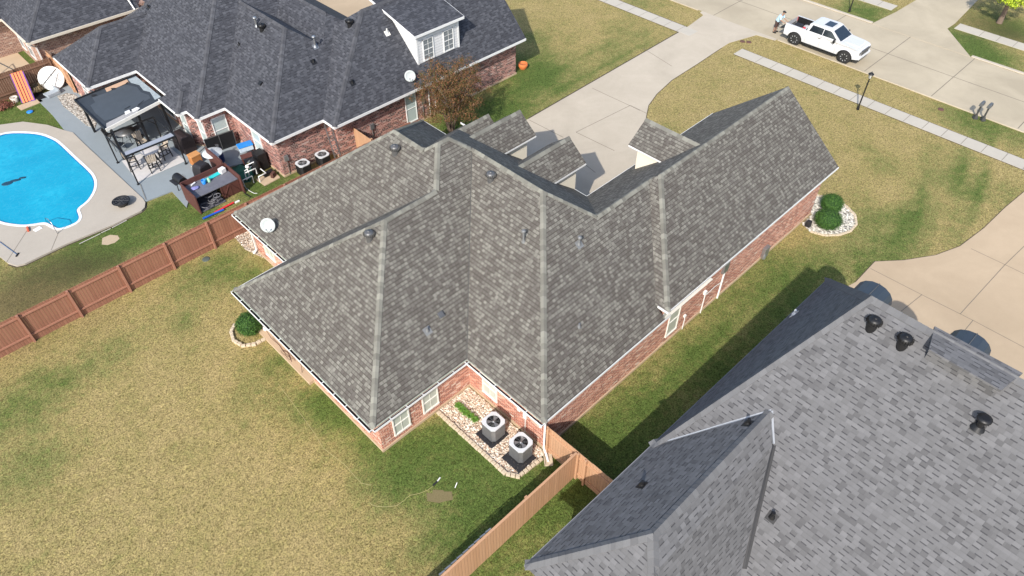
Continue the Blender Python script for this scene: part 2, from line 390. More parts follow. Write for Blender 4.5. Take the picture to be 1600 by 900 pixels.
M['matorange'] = plain('orange_foam', (.75, .22, .08), .7)
M['matpurple'] = plain('purple_foam', (.13, .05, .25), .7)
# ------------------------------------------------------------------ the ground
def axis(a, b, st, ext): return np.array(sorted(set([-e for e in ext] + list(np.round(np.arange(a, b, st), 3)) + ext)))
xs = np.concatenate(([-500, -200, -80, -40, -20], np.arange(-10, 74, .4), [80, 100, 200, 600.]))
ys = np.concatenate(([-600, -200, -60, -25], np.arange(-8, 78, .4), [84, 110, 200, 600.]))
X, Y = np.meshgrid(xs, ys)
green = np.full(X.shape, .17); tone = np.zeros(X.shape)
def blob(arr, px, py, rad, amt, rx=None, ang=0.0):
    x, y, _ = G(px, py); dx = X - x; dy = Y - y; c, s_ = math.cos(ang), math.sin(ang); a = dx * c + dy * s_; b = -dx * s_ + dy * c
    arr += amt * np.exp(-(a * a / ((rx or rad) ** 2) + b * b / (rad ** 2)))
for b in [(540, 640, 1.6, .7), (500, 640, 1.2, .4), (590, 700, 1.3, .55), (660, 720, 1.6, .75), (700, 690, 1.2, .55), (760, 730, 1.6, .7), (720, 790, 1.4, .4), (690, 860, 1.6, .35), (820, 750, 1.3, .7),
          (740, 700, 1.3, .5), (610, 760, 1.6, .3), (450, 560, 1.2, .5), (420, 620, 1.6, .3), (350, 410, 1.5, .5), (400, 430, 1.2, .5), (300, 450, 1.6, .35), (200, 540, 1.5, .3), (330, 500, 1.3, .12), (90, 590, 1.8, .35), (20, 640, 1.6, .45), (20, 760, 1.5, .35), (60, 700, 1.5, .25), (290, 500, .6, .4),
          (1000, 690, 3.0, .75), (1130, 560, 3.0, .65), (1210, 480, 3.0, .6), (1230, 420, 2.0, .5), (920, 720, 2.0, .5), (880, 800, 2.0, .6), (780, 880, 2.0, .6), (1060, 600, 2.6, .2),
          (1340, 420, 2.4, .5), (1400, 380, 2.4, .4), (1450, 340, 2.0, .35), (1480, 260, 1.8, .35), (1500, 300, 1.6, .25), (1560, 300, 1.8, .3), (1380, 260, 1.3, .3), (1350, 330, 1.4, .25), (1350, 230, 1.0, .2),
          (830, 110, 2.6, .8), (790, 165, 2.6, .7), (840, 60, 2.0, .4), (770, 200, 2.4, .6), (880, 130, 3.0, .35), (960, 80, 2.6, .3), (1000, 55, 2.6, .25), (700, 200, 2.0, .6), (1010, 8, 2.0, .35),
          (1540, 195, 2.6, .4), (1500, 175, 2.2, .3), (1350, 20, 2.4, .8), (1540, 90, 2.5, .85), (1500, 60, 2.0, .8), (1590, 50, 2.0, .6), (1560, 30, 3.0, .4), (1590, 220, 2, .3), (1040, 205, 1.0, .35), (1500, 270, .35, .45, 4.5, .25), (1440, 310, .3, .4, 4, .3), (1530, 300, .35, .4, 4, .2), (1410, 345, .4, .3, 4, .3), (1560, 245, .35, -.35, 4, .25), (1480, 330, .3, -.3, 4, .25), (1300, 240, .3, .2, 3, .4), (1250, 210, .3, .2, 3, .4), (900, 150, .3, .3, 6, .0), (950, 100, .3, .3, 6, 0), (870, 110, .3, .25, 6, 0), (1060, 590, .4, .25, 6, 0), (1150, 520, .4, -.3, 6, 0),
          (60, 190, 3.0, 1.1), (110, 180, 2.0, .9), (30, 180, 3.0, .9), (210, 360, 2.4, .8), (290, 330, 1.6, .8), (140, 400, 2.0, .6), (250, 330, 1.2, .4), (320, 330, 1.0, .5), (60, 400, 3, .35), (270, 340, .7, -.5), (40, 95, 3, 1), (440, 275, 1.5, .7), (400, 300, 1.2, .8)]:
    blob(green, *b)
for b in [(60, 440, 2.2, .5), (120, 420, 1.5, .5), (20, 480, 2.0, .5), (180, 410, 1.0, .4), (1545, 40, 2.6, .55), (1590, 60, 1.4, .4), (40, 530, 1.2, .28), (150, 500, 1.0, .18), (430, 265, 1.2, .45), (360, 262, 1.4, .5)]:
    blob(tone, *b)  # pulls these lawn patches towards dark brown
nx, ny = len(xs), len(ys); vs = np.stack([X.ravel(), Y.ravel(), np.zeros(X.size)], 1)
i = np.arange(nx * ny).reshape(ny, nx); fs = np.stack([i[:-1, :-1].ravel(), i[:-1, 1:].ravel(), i[1:, 1:].ravel(), i[1:, :-1].ravel()], 1)
me = bpy.data.meshes.new('lawn'); me.vertices.add(len(vs)); me.vertices.foreach_set('co', vs.ravel()); me.loops.add(fs.size); me.loops.foreach_set('vertex_index', fs.ravel())
me.polygons.add(len(fs)); me.polygons.foreach_set('loop_start', np.arange(0, fs.size, 4)); me.polygons.foreach_set('loop_total', np.full(len(fs), 4)); me.update(); me.validate()
a_ = me.attributes.new('green', 'FLOAT', 'POINT'); a_.data.foreach_set('value', np.clip(green, 0, 1).ravel().astype('f'))
a_ = me.attributes.new('brown_tone', 'FLOAT', 'POINT'); a_.data.foreach_set('value', np.clip(tone, 0, .7).ravel().astype('f'))
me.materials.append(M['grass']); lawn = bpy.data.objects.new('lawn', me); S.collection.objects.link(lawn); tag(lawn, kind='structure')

def sheet(name, poly, z, mat, th=0.0, kind='structure'):
    m = MB(); m.prism(poly, z - th if th else z - .003, z); o = m.build(name, mat); return tag(o, kind=kind)
def strips(name, segs, w, z, mat, parent=None):
    m = MB()
    for a, b in segs:
        a = Vector((a[0], a[1], z)); b = Vector((b[0], b[1], z)); d = (b - a).normalized(); n = Vector((-d.y, d.x, 0)) * w / 2
        m.face([a - n, b - n, b + n, a + n])
    o = m.build(name, mat, parent); return o

M['kerbc'] = concrete('kerb_concrete', (.5, .44, .35), (.42, .37, .29), .5)
SX0, SX1 = 51.9, 59.7      # street, running along y
street = sheet('street', [(SX0, -60), (SX1, -60), (SX1, 90), (SX0, 90)], .004, M['road'])
strips('expansion_joint', [((SX0, y), (SX1, y)) for y in (0.8, 5.6, 11.3, 16.2, 21.6, 29.2, 35, 41)] + [((55.8, -60), (55.8, 90))], .05, .0085, M['joint'], street)
for nm, x in (('kerb', SX1), ('kerb', SX0 - .2)):
    m = MB()
    gaps = [(11.6, 19.4)] if x > 55 else [(23.2, 30.6)]
    ycur = -60
    for g0, g1 in gaps + [(90, 90)]:
        m.box((x + (.15 if x > 55 else .1), (ycur + g0) / 2, .04), (.3 if x > 55 else .2, g0 - ycur, .08)); ycur = g1
    tag(m.build(nm, M['road'] if x < 55 else M['kerbc'], bevel=.03), kind='structure')
# sidewalks
def walk(name, x0, x1, y0, y1, step=1.25):
    o = sheet(name, [(x0, y0), (x1, y0), (x1, y1), (x0, y1)], .03, M['walk'], .03)
    n = int((y1 - y0) / step); strips('expansion_joint', [((x0, y0 + k * step), (x1, y0 + k * step)) for k in range(1, n)], .03, .0345, M['joint'], o)
walk('sidewalk', 47.45, 48.6, -60, 24.35); walk('sidewalk', 47.45, 48.6, 28.4, 90)
walk('sidewalk', 63.6, 64.8, -60, 14.4); walk('sidewalk', 63.2, 64.4, 19.4, 90)
# own driveway
drv = gp([(826, 186), (1062, 50), (1076, 41), (1099, 24)]) + [(51.6, 30.3), (51.9, 30.3), (51.9, 23.3), (51.6, 23.3)] + gp([(1182, 55), (1140, 67), (1127, 75), (1088, 101), (1050, 125), (1026, 147), (1013, 165), (1009, 185)]) + [(27.6, 18.0), (23, 18.0), (23, 29.6)]
drive = sheet('driveway', drv, .02, M['conc'], .02)
js = [((827, 188), (880, 215)), ((900, 207), (985, 165)), ((925, 138), (1000, 173)), ((1050, 104), (1005, 76)), ((900, 207), (960, 236)), ((870, 222), (930, 270)), ((985, 165), (1011, 178))]
strips('expansion_joint', [(G(*a), G(*b)) for a, b in js], .035, .0245, M['joint'], drive)
# driveway of the slate grey house
dc = gp([(1337, 441), (1367, 409), (1412, 407), (1462, 399), (1500, 385), (1537, 357), (1570, 325), (1600, 300), (1640, 262)]) + [(46, -2), (47.4, -2), (51.6, -2), (51.9, -2), (51.9, -8), (46, -8), (40, -14), (24, -14), (24, 6.4), (29.6, 6.6)]
drive2 = sheet('driveway', dc, .02, M['tanconc'], .02)
js = [((1360, 420), (1440, 461)), ((1440, 461), (1520, 501)), ((1520, 501), (1620, 554)), ((1440, 461), (1395, 497)), ((1520, 501), (1500, 525)), ((1500, 491), (1570, 414)), ((1517, 389), (1570, 414)), ((1570, 414), (1620, 438)), ((1570, 414), (1600, 385))]
strips('expansion_joint', [(G(*a), G(*b)) for a, b in js], .03, .0245, M['joint'], drive2)
# driveway across the street
da = [(59.7, 11.6), (59.7, 19.4)] + gp([(1400, 19), (1440, -5)]) + [(74, 22), (74, 14)] + gp([(1528, 0), (1492, 37), (1480, 45)])
sheet('driveway', da, .02, M['road'], .02)
# neighbour's rear drive / court (tan)
sheet('paved_court', [(24.4, 38), (33, 40), (35.5, 44), (35.5, 66), (24.4, 66)], .02, M['tanconc'], .02)
sheet('paved_court', [(-6, 57), (9, 57), (9, 75), (-12, 75)], .02, M['tanconc'], .02)

soil = plain('bare_soil_edge', (.07, .055, .035), .95, var=.4, scale=8)
def edge_soil(pts, w=.07):
    o = strips('soil_edge', [(pts[i], pts[i + 1]) for i in range(len(pts) - 1)], w, .0065, soil); tag(o, kind='structure')
edge_soil(gp([(826, 185.5), (1062, 49.5)]), .16); edge_soil([(47.42, 24.35), (47.42, -60)]); edge_soil([(48.63, 24.3), (48.63, -60)], .1); edge_soil([(47.42, 28.4), (47.42, 90)]); edge_soil([(48.63, 28.6), (48.63, 90)], .14)
edge_soil(gp([(1127, 75), (1088, 101), (1050, 125), (1026, 147), (1013, 165), (1009, 185)]), .09); edge_soil(gp([(1337, 441), (1367, 409), (1412, 407), (1462, 399), (1500, 385), (1537, 357), (1570, 325), (1600, 300), (1640, 262)]), .09)
# ------------------------------------------------------------------ pool, deck, patio
from mathutils.geometry import tessellate_polygon
deck = [G(-60, 230)[:2]] + gp([(0, 197), (37, 192), (75, 197), (100, 205), (115, 209), (131, 225), (180, 271), (224, 312), (228, 318), (227, 326), (222, 331), (180, 352), (107, 382), (40, 414), (27, 417), (14, 413), (0, 402), (-60, 350)])
pool = gp([(0, 212), (25, 209), (62, 211), (82, 219), (92, 225), (120, 252), (142, 272), (148, 283), (149, 292), (146, 303), (137, 317), (120, 329), (124, 338), (125, 344), (120, 350), (106, 356), (92, 360), (82, 354), (72, 349), (55, 352), (37, 354), (12, 351), (0, 347), (-30, 338), (-48, 310), (-52, 270), (-40, 235)])
def offset(poly, d):
    c = np.array(poly); n = len(c); a = sum(c[i][0] * c[(i + 1) % n][1] - c[(i + 1) % n][0] * c[i][1] for i in range(n)); sg = 1 if a > 0 else -1; out = []
    for i in range(n):
        e1 = c[i] - c[i - 1]; e2 = c[(i + 1) % n] - c[i]; e1 = e1 / np.linalg.norm(e1); e2 = e2 / np.linalg.norm(e2)
        nn = np.array([e1[1] + e2[1], -e1[0] - e2[0]]); L = np.linalg.norm(nn); nn = nn / L; k = 1 / max(.5, abs(nn[0] * e1[1] - nn[1] * e1[0])); out.append(tuple(c[i] + nn * d * sg * min(k, 1.6)))
    return out
def ring(name, outer, inner, z, mat, zb=0.0, zi=None, **kw):
    m = MB(); o3 = [Vector((*p, z)) for p in outer]; i3 = [Vector((*p, z)) for p in inner]; al = o3 + i3
    for t3 in tessellate_polygon([o3, i3]):
        a, b, c = [al[i] for i in t3]
        if (b - a).cross(c - a).z < 0: b, c = c, b
        m.face([a, b, c])
    for P, zz in ((outer, zb), (inner, zb if zi is None else zi)):
        for k in range(len(P)): m.face([(*P[k], zz), (*P[(k + 1) % len(P)], zz), (*P[(k + 1) % len(P)], z), (*P[k], z)])
    return m.build(name, mat, **kw)
def smooth(poly, it=2):
    for _ in range(it):
        q = []
        for i in range(len(poly)):
            a = np.array(poly[i]); b = np.array(poly[(i + 1) % len(poly)]); q += [tuple(a * .75 + b * .25), tuple(a * .25 + b * .75)]
        poly = q
    return poly
pool = smooth(pool, 2)
cop = offset(pool, .16); edge_soil(deck[9:17], .16)
tag(ring('pool_deck', deck, cop, .10, M['pooldeck'], 0.0), kind='structure')
tag(ring('pool_coping', offset(pool, .158), pool, .115, M['white'], .0), kind='structure')
m = MB(); m.prism([tuple(p) for p in pool], .02, .05, top=False); al = [Vector((*p, .05)) for p in pool]
for t3 in tessellate_polygon([al]):
    a, b, c = [al[i] for i in t3]
    if (b - a).cross(c - a).z < 0: b, c = c, b
    m.face([a, b, c])
water = tag(m.build('pool_water', M['water']), kind='structure')
strips('expansion_joint', [(G(x0, y0, .1), G(x1, y1, .1)) for x0, y0, x1, y1 in ((219, 288, 228, 312), (92, 362, 80, 391), (45, 356, 10, 410))], .03, .1035, M['joint'])
tag(bpy.data.objects['expansion_joint'], kind='structure')
for o in list(S.collection.objects):
    if o.name.startswith('expansion_joint') and o.parent is None: tag(o, kind='structure')
tag(ring('pool_tile_band', pool, offset(pool, -.05), .085, plain('blue_pool_tile', (.01, .12, .3), .3), .02), kind='structure')
patio = gp([(60, 158), (100, 128), (118, 140), (200, 105)]) + [(13.3, 46), (13.3, 40), (15, 39.8), (15, 37.2)] + gp([(330, 268), (300, 300), (292, 325), (269, 300), (228, 316), (131, 225), (100, 203), (82, 180)])
sheet('patio', patio, .06, M['greyconc'], .06)
sheet('equipment_pad', gp([(400, 281), (414, 291), (438, 278), (428, 268)]), .05, M['found'], .05)
sheet('rock_bed', gp([(90, 152), (105, 147), (118, 150), (140, 170), (152, 192), (149, 202), (135, 197), (118, 182), (100, 168)]), .09, M['whiterock'], .04)
sheet('sand_patch', gp([(160, 372), (172, 367), (184, 368), (187, 373), (180, 379), (168, 383), (159, 382)]), .006, M['sand'])
sheet('sod_patch', gp([(666, 770), (676, 771), (676, 765), (693, 766), (694, 768), (706, 768), (708, 781), (696, 783), (686, 786), (668, 783)]), .006, plain('dead_sod', (.17, .14, .065), .95, var=.5, scale=25))

# ------------------------------------------------------------------ roofs: upper envelope of sloping planes
def clip(poly, f):
    out = []
    for i in range(len(poly)):
        a, b = poly[i], poly[(i + 1) % len(poly)]; fa, fb = f(a), f(b)
        if fa >= 0: out.append(a)
        if (fa >= 0) != (fb >= 0):
            t = fa / (fa - fb); out.append((a[0] + (b[0] - a[0]) * t, a[1] + (b[1] - a[1]) * t))
    return out
def area(p): return .5 * sum(p[i][0] * p[(i + 1) % len(p)][1] - p[(i + 1) % len(p)][0] * p[i][1] for i in range(len(p)))
class Wing:
    # rectangle footprint, one slope per side (None = open/gable end)
    def __init__(s, x0, x1, y0, y1, sx0=None, sx1=None, sy0=None, sy1=None, z=2.7, z1=None, extra=()):
        s.rect = (x0, x1, y0, y1); s.pl = []
        if sx0: s.pl.append((sx0, 0, z - sx0 * x0))
        if sx1: s.pl.append((-sx1, 0, (z1 or z) + sx1 * x1))
        if sy0: s.pl.append((0, sy0, z - sy0 * y0))
        if sy1: s.pl.append((0, -sy1, (z1 or z) + sy1 * y1))
        s.pl += list(extra)
    def z(s, x, y):
        x0, x1, y0, y1 = s.rect
        if x < x0 - 1e-6 or x > x1 + 1e-6 or y < y0 - 1e-6 or y > y1 + 1e-6: return -1e9
        return min(a * x + b * y + c for a, b, c in s.pl)
def roof_faces(wings):
    out = []
    for wi, w in enumerate(wings):
        x0, x1, y0, y1 = w.rect
        for pi, P in enumerate(w.pl):
            base = [(x0, y0), (x1, y0), (x1, y1), (x0, y1)]
            for qi, Q in enumerate(w.pl):
                if qi != pi: base = clip(base, lambda p: (Q[0] - P[0]) * p[0] + (Q[1] - P[1]) * p[1] + Q[2] - P[2])
                if len(base) < 3: break
            if len(base) < 3: continue
            pieces = [base]
            for vi, v in enumerate(wings):
                if vi == wi: continue
                eps = 1e-4 if vi > wi else -1e-4
                X0, X1, Y0, Y1 = v.rect
                cons = [lambda p, X0=X0: p[0] - X0, lambda p, X1=X1: X1 - p[0], lambda p, Y0=Y0: p[1] - Y0, lambda p, Y1=Y1: Y1 - p[1]]
                cons += [lambda p, Q=Q: (Q[0] - P[0]) * p[0] + (Q[1] - P[1]) * p[1] + Q[2] - P[2] - eps for Q in v.pl]
                new = []
                for pc in pieces:
                    cur = pc
                    for c in cons:
                        o = clip(cur, lambda p: -c(p))
                        if len(o) >= 3 and abs(area(o)) > 1e-4: new.append(o)
                        cur = clip(cur, c)
                        if len(cur) < 3 or abs(area(cur)) < 1e-4: break
                pieces = new
            for pc in pieces:
                if area(pc) < 0: pc = pc[::-1]
                out.append([(p[0], p[1], P[0] * p[0] + P[1] * p[1] + P[2]) for p in pc])
    return out
def Hf(wings, x, y): return max(w.z(x, y) for w in wings)
def make_roof(wings, mat, parent, world=True, name='roof'):
    m = MB()
    for f in roof_faces(wings): m.face(f)
    return m.build(name, mat, parent, world)
def cap_lines(wings, lines, mat, parent, w=.15, world=True, name='ridge_cap', lift=.022, seg=.21):
    m = MB()
    for (x0, y0), (x1, y1) in lines:
        a = Vector((x0, y0)); b = Vector((x1, y1)); d = b - a; L = d.length; d.normalize(); n = Vector((-d.y, d.x))
        k = max(1, int(round(L / seg))); e = .02
        def P(t, s):
            q = a + d * t + n * s; z = Hf(wings, q.x, q.y)
            if z < -1e8: q2 = a + d * t + n * s * .2; z = Hf(wings, q2.x, q2.y)
            if z < -1e8: z = Hf(wings, *(a + d * t))
            return Vector((q.x, q.y, z + lift))
        for i in range(k):
            t0 = L * i / k; t1 = L * (i + 1) / k; t0 = max(t0, .01); t1 = min(t1, L - .01); lo = .012
            up = Vector((0, 0, lo)); a0, c0, b0 = P(t0, w), P(t0, 0), P(t0, -w); a1, c1, b1 = P(t1, w), P(t1, 0), P(t1, -w)
            k_ = i + int(x0 * 37 + y0 * 11) % 97
            u = lambda s_, v_: (k_ * 3.0 + .5 + s_, k_ * .3 + .15 + v_ * .1)
            m.face([b0, b1 + up, c1 + up, c0], [u(0, 0), u(.1, .5), u(.1, .5), u(0, 0)]); m.face([c0, c1 + up, a1 + up, a0], [u(0, 0), u(.1, .5), u(.1, .5), u(0, 0)])
            m.face([b1, c1, c1 + up, b1 + up]); m.face([c1, a1, a1 + up, c1 + up])
            m.face([a0, a1 + up, a1 - up * 2, a0 - up * 2]); m.face([b0 - up * 2, b1 - up * 2, b1 + up, b0])
    return m.build(name, mat, parent, world)
def valley(wings, lines, mat, parent, w=.09, world=True):
    for l in lines: cap_lines(wings, [l], mat, parent, w, world, 'valley_flashing', .008, 2.0)
def fascia(segs, mat, parent, h=.17, th=.03, world=True, name='fascia'):
    m = MB()
    for a, b in segs: m.beam(Vector(a) - Vector((0, 0, h / 2 - .01)), Vector(b) - Vector((0, 0, h / 2 - .01)), th, h)
    return m.build(name, mat, parent, world)
def gutter(a, b, out, parent, lip=M['white'], hang=True, world=True):
    a = Vector(a); b = Vector(b); d = (b - a).normalized(); o = Vector((out[0], out[1], 0)); L = (b - a).length
    m = MB(); z = Vector((0, 0, 1)); p = a - z * .02; q = b - z * .02
    m.beam(p + o * .135 - z * .05, q + o * .135 - z * .05, .016, .11); m.beam(p + o * .07 - z * .098, q + o * .07 - z * .098, .13, .012)
    if hang:
        n = max(2, int(L / .75))
        for i in range(n + 1): c = a + d * (L * i / n) + o * .07 - z * .03; m.beam(c - o * .06, c + o * .065, .035, .012)
    g = m.build('gutter', lip, parent, world)
    m = MB(); m.beam(p + o * .07 - z * .085, q + o * .07 - z * .085, .10, .012); m.build('leaf_litter', M['litter'], parent, world)
    m = MB(); m.beam(p + o * .012 + z * .012, q + o * .012 + z * .012, .03, .012); m.build('drip_edge', M['drip'], parent, world)
    return g
def walls(poly, z0, z1, mat, parent, name='wall', world=True, holes=None):
    m = MB(); m.prism(poly, z0, z1, top=True); return m.build(name, mat, parent, world)
def window(c, w, h, out, parent, frame=M['offwhite'], pane=M['pane'], cols=2, rows=1, world=True, name='window', bars=True, mid=True):
    """c = centre on the wall face; out = unit normal (x,y)"""
    c = Vector(c); o = Vector((out[0], out[1], 0)); t = Vector((-out[1], out[0], 0)); z = Vector((0, 0, 1)); fw = .055
    m = MB()
    def bar(u0, v0, u1, v1, wd, dp): m.beam(c + t * u0 + z * v0 + o * .02, c + t * u1 + z * v1 + o * .02, dp if u0 == u1 and False else wd, dp) if False else m.box(c + t * (u0 + u1) / 2 + z * (v0 + v1) / 2 + o * .02, (abs(u1 - u0) + wd, dp, abs(v1 - v0) + wd), rz=math.atan2(t.y, t.x))
    hw, hh = w / 2, h / 2
    bar(-hw, -hh, -hw, hh, fw, .07); bar(hw, -hh, hw, hh, fw, .07); bar(-hw, hh, hw, hh, fw, .075); bar(-hw, -hh, hw, -hh, fw * 1.4, .09)
    if mid: bar(-hw, 0, hw, 0, fw * .7, .06)
    if bars:
        for i in range(1, cols): bar(-hw + w * i / cols, -hh, -hw + w * i / cols, hh, .012, .036)
        for i in range(1, rows * 2):
            if i != rows: bar(-hw, -hh + h * i / (rows * 2), hw, -hh + h * i / (rows * 2), .012, .036)
    f = m.build(name, frame, parent, world)
    m = MB(); m.box(c + o * .008, (w - .02, .02, h - .02), rz=math.atan2(t.y, t.x))
    off = Vector(parent.location) if world else Vector((0, 0, 0))
    pn = m.build('pane', pane, None); pn.parent = f
    if world:
        for vtx in pn.data.vertices: vtx.co -= off
    return f
def turbine(c, parent, r=.19, mat=None, h=.42):
    """round ridge ventilator with finned head, c on the roof surface"""
    c = Vector(c); m = MB(); mat = mat or M['dkgalv']
    m.lathe(c - Vector((0, 0, .15)), [(r * .82, 0), (r * .82, .15 + h * .42)], 18)
    prof = [(r * .8, h * .40), (r * 1.05, h * .52), (r * 1.12, h * .68), (r * 1.0, h * .86), (r * .7, h * .97), (0.001, h)]
    m.lathe(c, prof, 24)
    for k in range(18):
        t = 2 * math.pi * k / 18; d = Vector((math.cos(t), math.sin(t), 0)); s_ = Vector((-d.y, d.x, 0)) * .5
        pts = [c + d * (rr * 1.03) + Vector((0, 0, zz)) for rr, zz in prof[1:4]]; q = [p + (d + s_) * .03 for p in pts]
        for i in range(2): m.face([pts[i], pts[i + 1], q[i + 1], q[i]])
    m.lathe(c, [(r * .35, h * .985), (r * .35, h * 1.03), (0.001, h * 1.04)], 14)
    m.box(c + Vector((0, 0, -.01)), (r * 2.6, r * 2.6, .012), M=None) if False else None
    return m.build('turbine_vent', mat, parent, True)
def pipe_vent(c, nrm, parent, h=.35, r=.04, mat=None, cap=False, name='pipe_vent'):
    c = Vector(c); n = Vector(nrm).normalized(); m = MB(); mat = mat or M['lead']
    m.tube([c - Vector((0, 0, .08)), c + Vector((0, 0, h))], r, 10)
    m.tube([c - n * .02, c + Vector((0, 0, .12))], [r * 2.2, r * 1.15], 12)
    x = Vector((0, 0, 1)).cross(n); x = x.normalized() if x.length > .01 else Vector((1, 0, 0)); y = n.cross(x); k = .17
    m.mesh([c + n * e + x * a * k + y * b * k for e in (.004, .016) for a, b in ((-1, -1), (1, -1), (1, 1), (-1, 1))], [(0, 3, 2, 1), (4, 5, 6, 7), (0, 1, 5, 4), (1, 2, 6, 5), (2, 3, 7, 6), (3, 0, 4, 7)])
    if cap: m.lathe(c, [(r * 1.2, h - .02), (r * 2.1, h), (r * 2.1, h + .07), (r * 1.2, h + .1)], 14)
    return m.build(name, mat, parent, True)
def dish(c, face, parent, r=.36, mat=None, base=None):
    c = Vector(c); f = Vector(face).normalized(); m = MB(); q = f.to_track_quat('Z', 'Y').to_matrix()
    m.lathe(c, [(0.001, -.06), (r * .4, -.05), (r * .75, -.02), (r, .03), (r * .99, .045), (r * .73, -.005), (r * .4, -.035), (0.001, -.045)], 28, M=q)
    b = Vector(base) if base else c - f * .1 - Vector((0, 0, .3))
    m.tube([c - f * .05, c - f * .12, b], .025, 8)
    arm = c + q @ Vector((0, -r, .03)); tip = c + f * .38 + q @ Vector((0, -r * .35, 0)); m.tube([arm, tip], .014, 6); m.box(tip, (.09, .06, .06))
    return m.build('satellite_dish', mat or M['dish'], parent, True)
def nrm(wings, x, y):
    e = .02; h = Hf(wings, x, y); return Vector((-(Hf(wings, x + e, y) - h) / e, -(Hf(wings, x, y + e) - h) / e, 1)).normalized()
def on(wings, px, py):
    """point where the photo's line of sight meets the roof"""
    d = ray(px, py)
    for z in np.arange(13, 1, -.02):
        t = (z - CH) / d[2]; x, y = d[0] * t, d[1] * t
        if Hf(wings, x, y) >= z: return Vector((x, y, z))
    return Vector((x, y, 2))
# ================================================================== HOUSE A: weathered shingle roof, the middle house
K = .8
A = thing('brick_house', 'orange brick house with weathered brown-grey shingle roof, in the middle of the photo', 'house', (20, 18, 0))
PX1 = .8
WA = [Wing(7.05, 17.0, 14.8, 25.3, K, None, K, K, z=2.7),                                      # rear wing
      Wing(9.86, 22.28, 21.06, 30.28, K, K, None, K, z=2.7),                                    # left wing
      Wing(9.86, 23.44, 14.8, 28.1, K, None, K, K, z=2.7, extra=((-K, 0, 3.0 + K * 23.44),)),  # centre
      Wing(11.93, 23.44, 10.35, 21.0, K, None, K, None, z=2.7, extra=((-K, 0, 3.0 + K * 23.44),)),
      Wing(17.0, 26.0, 10.35, 18.3, None, None, K, None, z=2.7, extra=((0, -.845, 3.0 + .845 * 18.3),)),
      Wing(19.62, 34.8, 10.3, 18.3, K, None, K, None, z=3.2, extra=((0, -.845, 3.0 + .845 * 18.3),))]
# centre wing keeps its rear foot inside the others
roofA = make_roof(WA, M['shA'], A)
yr1 = 20.05; pk = (12.3, 20.05)
lines = [((7.05, 14.8), (12.3, 20.05)), ((7.05, 25.3), (12.3, 20.05)), ((12.3, 20.05), (15.11, 20.05)), ((15.11, 20.05), (16.51, 21.45)),
         ((9.86, 30.28), (16.07, 24.07)), ((16.07, 24.07), (16.07, 21.89)), ((16.07, 21.89), (16.51, 21.45)), ((16.51, 21.45), (17.13, 21.45)), ((17.13, 21.45), (17.82, 20.72)), ((17.87, 20.7), (17.87, 16.29)),
         ((11.93, 10.35), (17.87, 16.29)), ((17.87, 16.29), (19.55, 14.6)), ((19.55, 14.61), (23.5, 14.61)), ((19.62, 10.3), (23.62, 14.3)), ((23.62, 14.3), (34.78, 14.3)), ((22.28, 30.28), (16.07, 24.07))]
cap_lines(WA, lines, M['capA'], roofA, w=.125)
valley(WA, [((11.93, 14.8), (17.8, 20.67)), ((9.86, 25.3), (15.0, 20.16)), ((23.4, 18.26), (20.6, 15.6))], plain('valley_metal', (.09, .088, .08), .6, .2), roofA, w=.018)
# walls (footprint inset from the eaves)
wa = [(7.55, 15.3), (7.55, 20.4), (8.3, 20.4), (8.3, 24.9), (10.3, 24.9), (10.3, 29.85), (21.85, 29.85), (21.85, 28.1), (22.95, 28.1), (22.95, 18.75), (22.95, 17.8), (34.25, 17.8), (34.25, 10.68), (12.4, 10.68), (12.4, 15.3)]
m = MB(); m.prism(wa, 0, 2.6, top=True); wallA = m.build('wall', M['brickA'], A, True)
m = MB(); m.prism([(p[0], p[1]) for p in [(20.1, 10.683), (34.247, 10.683), (34.247, 17.797), (20.1, 17.797)]], 2.6, 2.98, top=True)
m.mesh([(34.246, 10.69, 2.98), (34.246, 17.79, 2.98), (34.246, 14.3, 6.1), (34.18, 10.69, 2.98), (34.18, 17.79, 2.98), (34.18, 14.3, 6.1)], [(0, 1, 2), (5, 4, 3), (0, 3, 4, 1), (1, 4, 5, 2), (2, 5, 3, 0)])
m.build('gable_wall', M['brickA'], A, True)
m = MB(); m.prism(offset(wa, .05), 0, .14, top=True); m.build('foundation', M['found'], A, True)
# soffits
m = MB()
for x0, x1, y0, y1, z in ((7.1, 17, 14.85, 25.25, 2.55), (9.9, 22.2, 25.25, 30.2, 2.553), (11.97, 23.4, 10.4, 14.85, 2.547), (17, 23.4, 14.85, 25.25, 2.544)): m.box(((x0 + x1) / 2, (y0 + y1) / 2, z), (x1 - x0, y1 - y0, .02))
m.box(((19.7 + 34.7) / 2, 14.3, 2.99), (15.0, 7.9, .02)); m.build('soffit', M['offwhite'], A, True)
gutter((7.05, 25.3, 2.69), (7.05, 14.8, 2.69), (-1, 0), A); gutter((7.05, 14.8, 2.69), (11.93, 14.8, 2.69), (0, -1), A)
gutter((11.93, 14.8, 2.69), (11.93, 10.35, 2.69), (-1, 0), A); gutter((9.86, 30.28, 2.69), (9.86, 25.3, 2.69), (-1, 0), A)
fascia([((7.05, 25.3, 2.7), (9.86, 25.3, 2.7)), ((11.93, 10.35, 2.7), (20, 10.35, 2.7)), ((9.86, 30.28, 2.7), (22.28, 30.28, 2.7)), ((22.28, 30.28, 2.7), (22.28, 28.1, 2.7)),
        ((23.44, 28.1, 3.0), (23.44, 18.3, 3.0)), ((23.44, 18.3, 3.0), (34.8, 18.3, 3.0)), ((19.62, 10.3, 3.2), (34.8, 10.3, 3.2)), ((19.62, 10.3, 3.2), (19.62, 10.85, 3.2)),
        ((34.76, 10.35, 3.12), (34.76, 14.3, 6.28)), ((34.76, 18.25, 2.92), (34.76, 14.3, 6.28))], M['white'], A, h=.11)
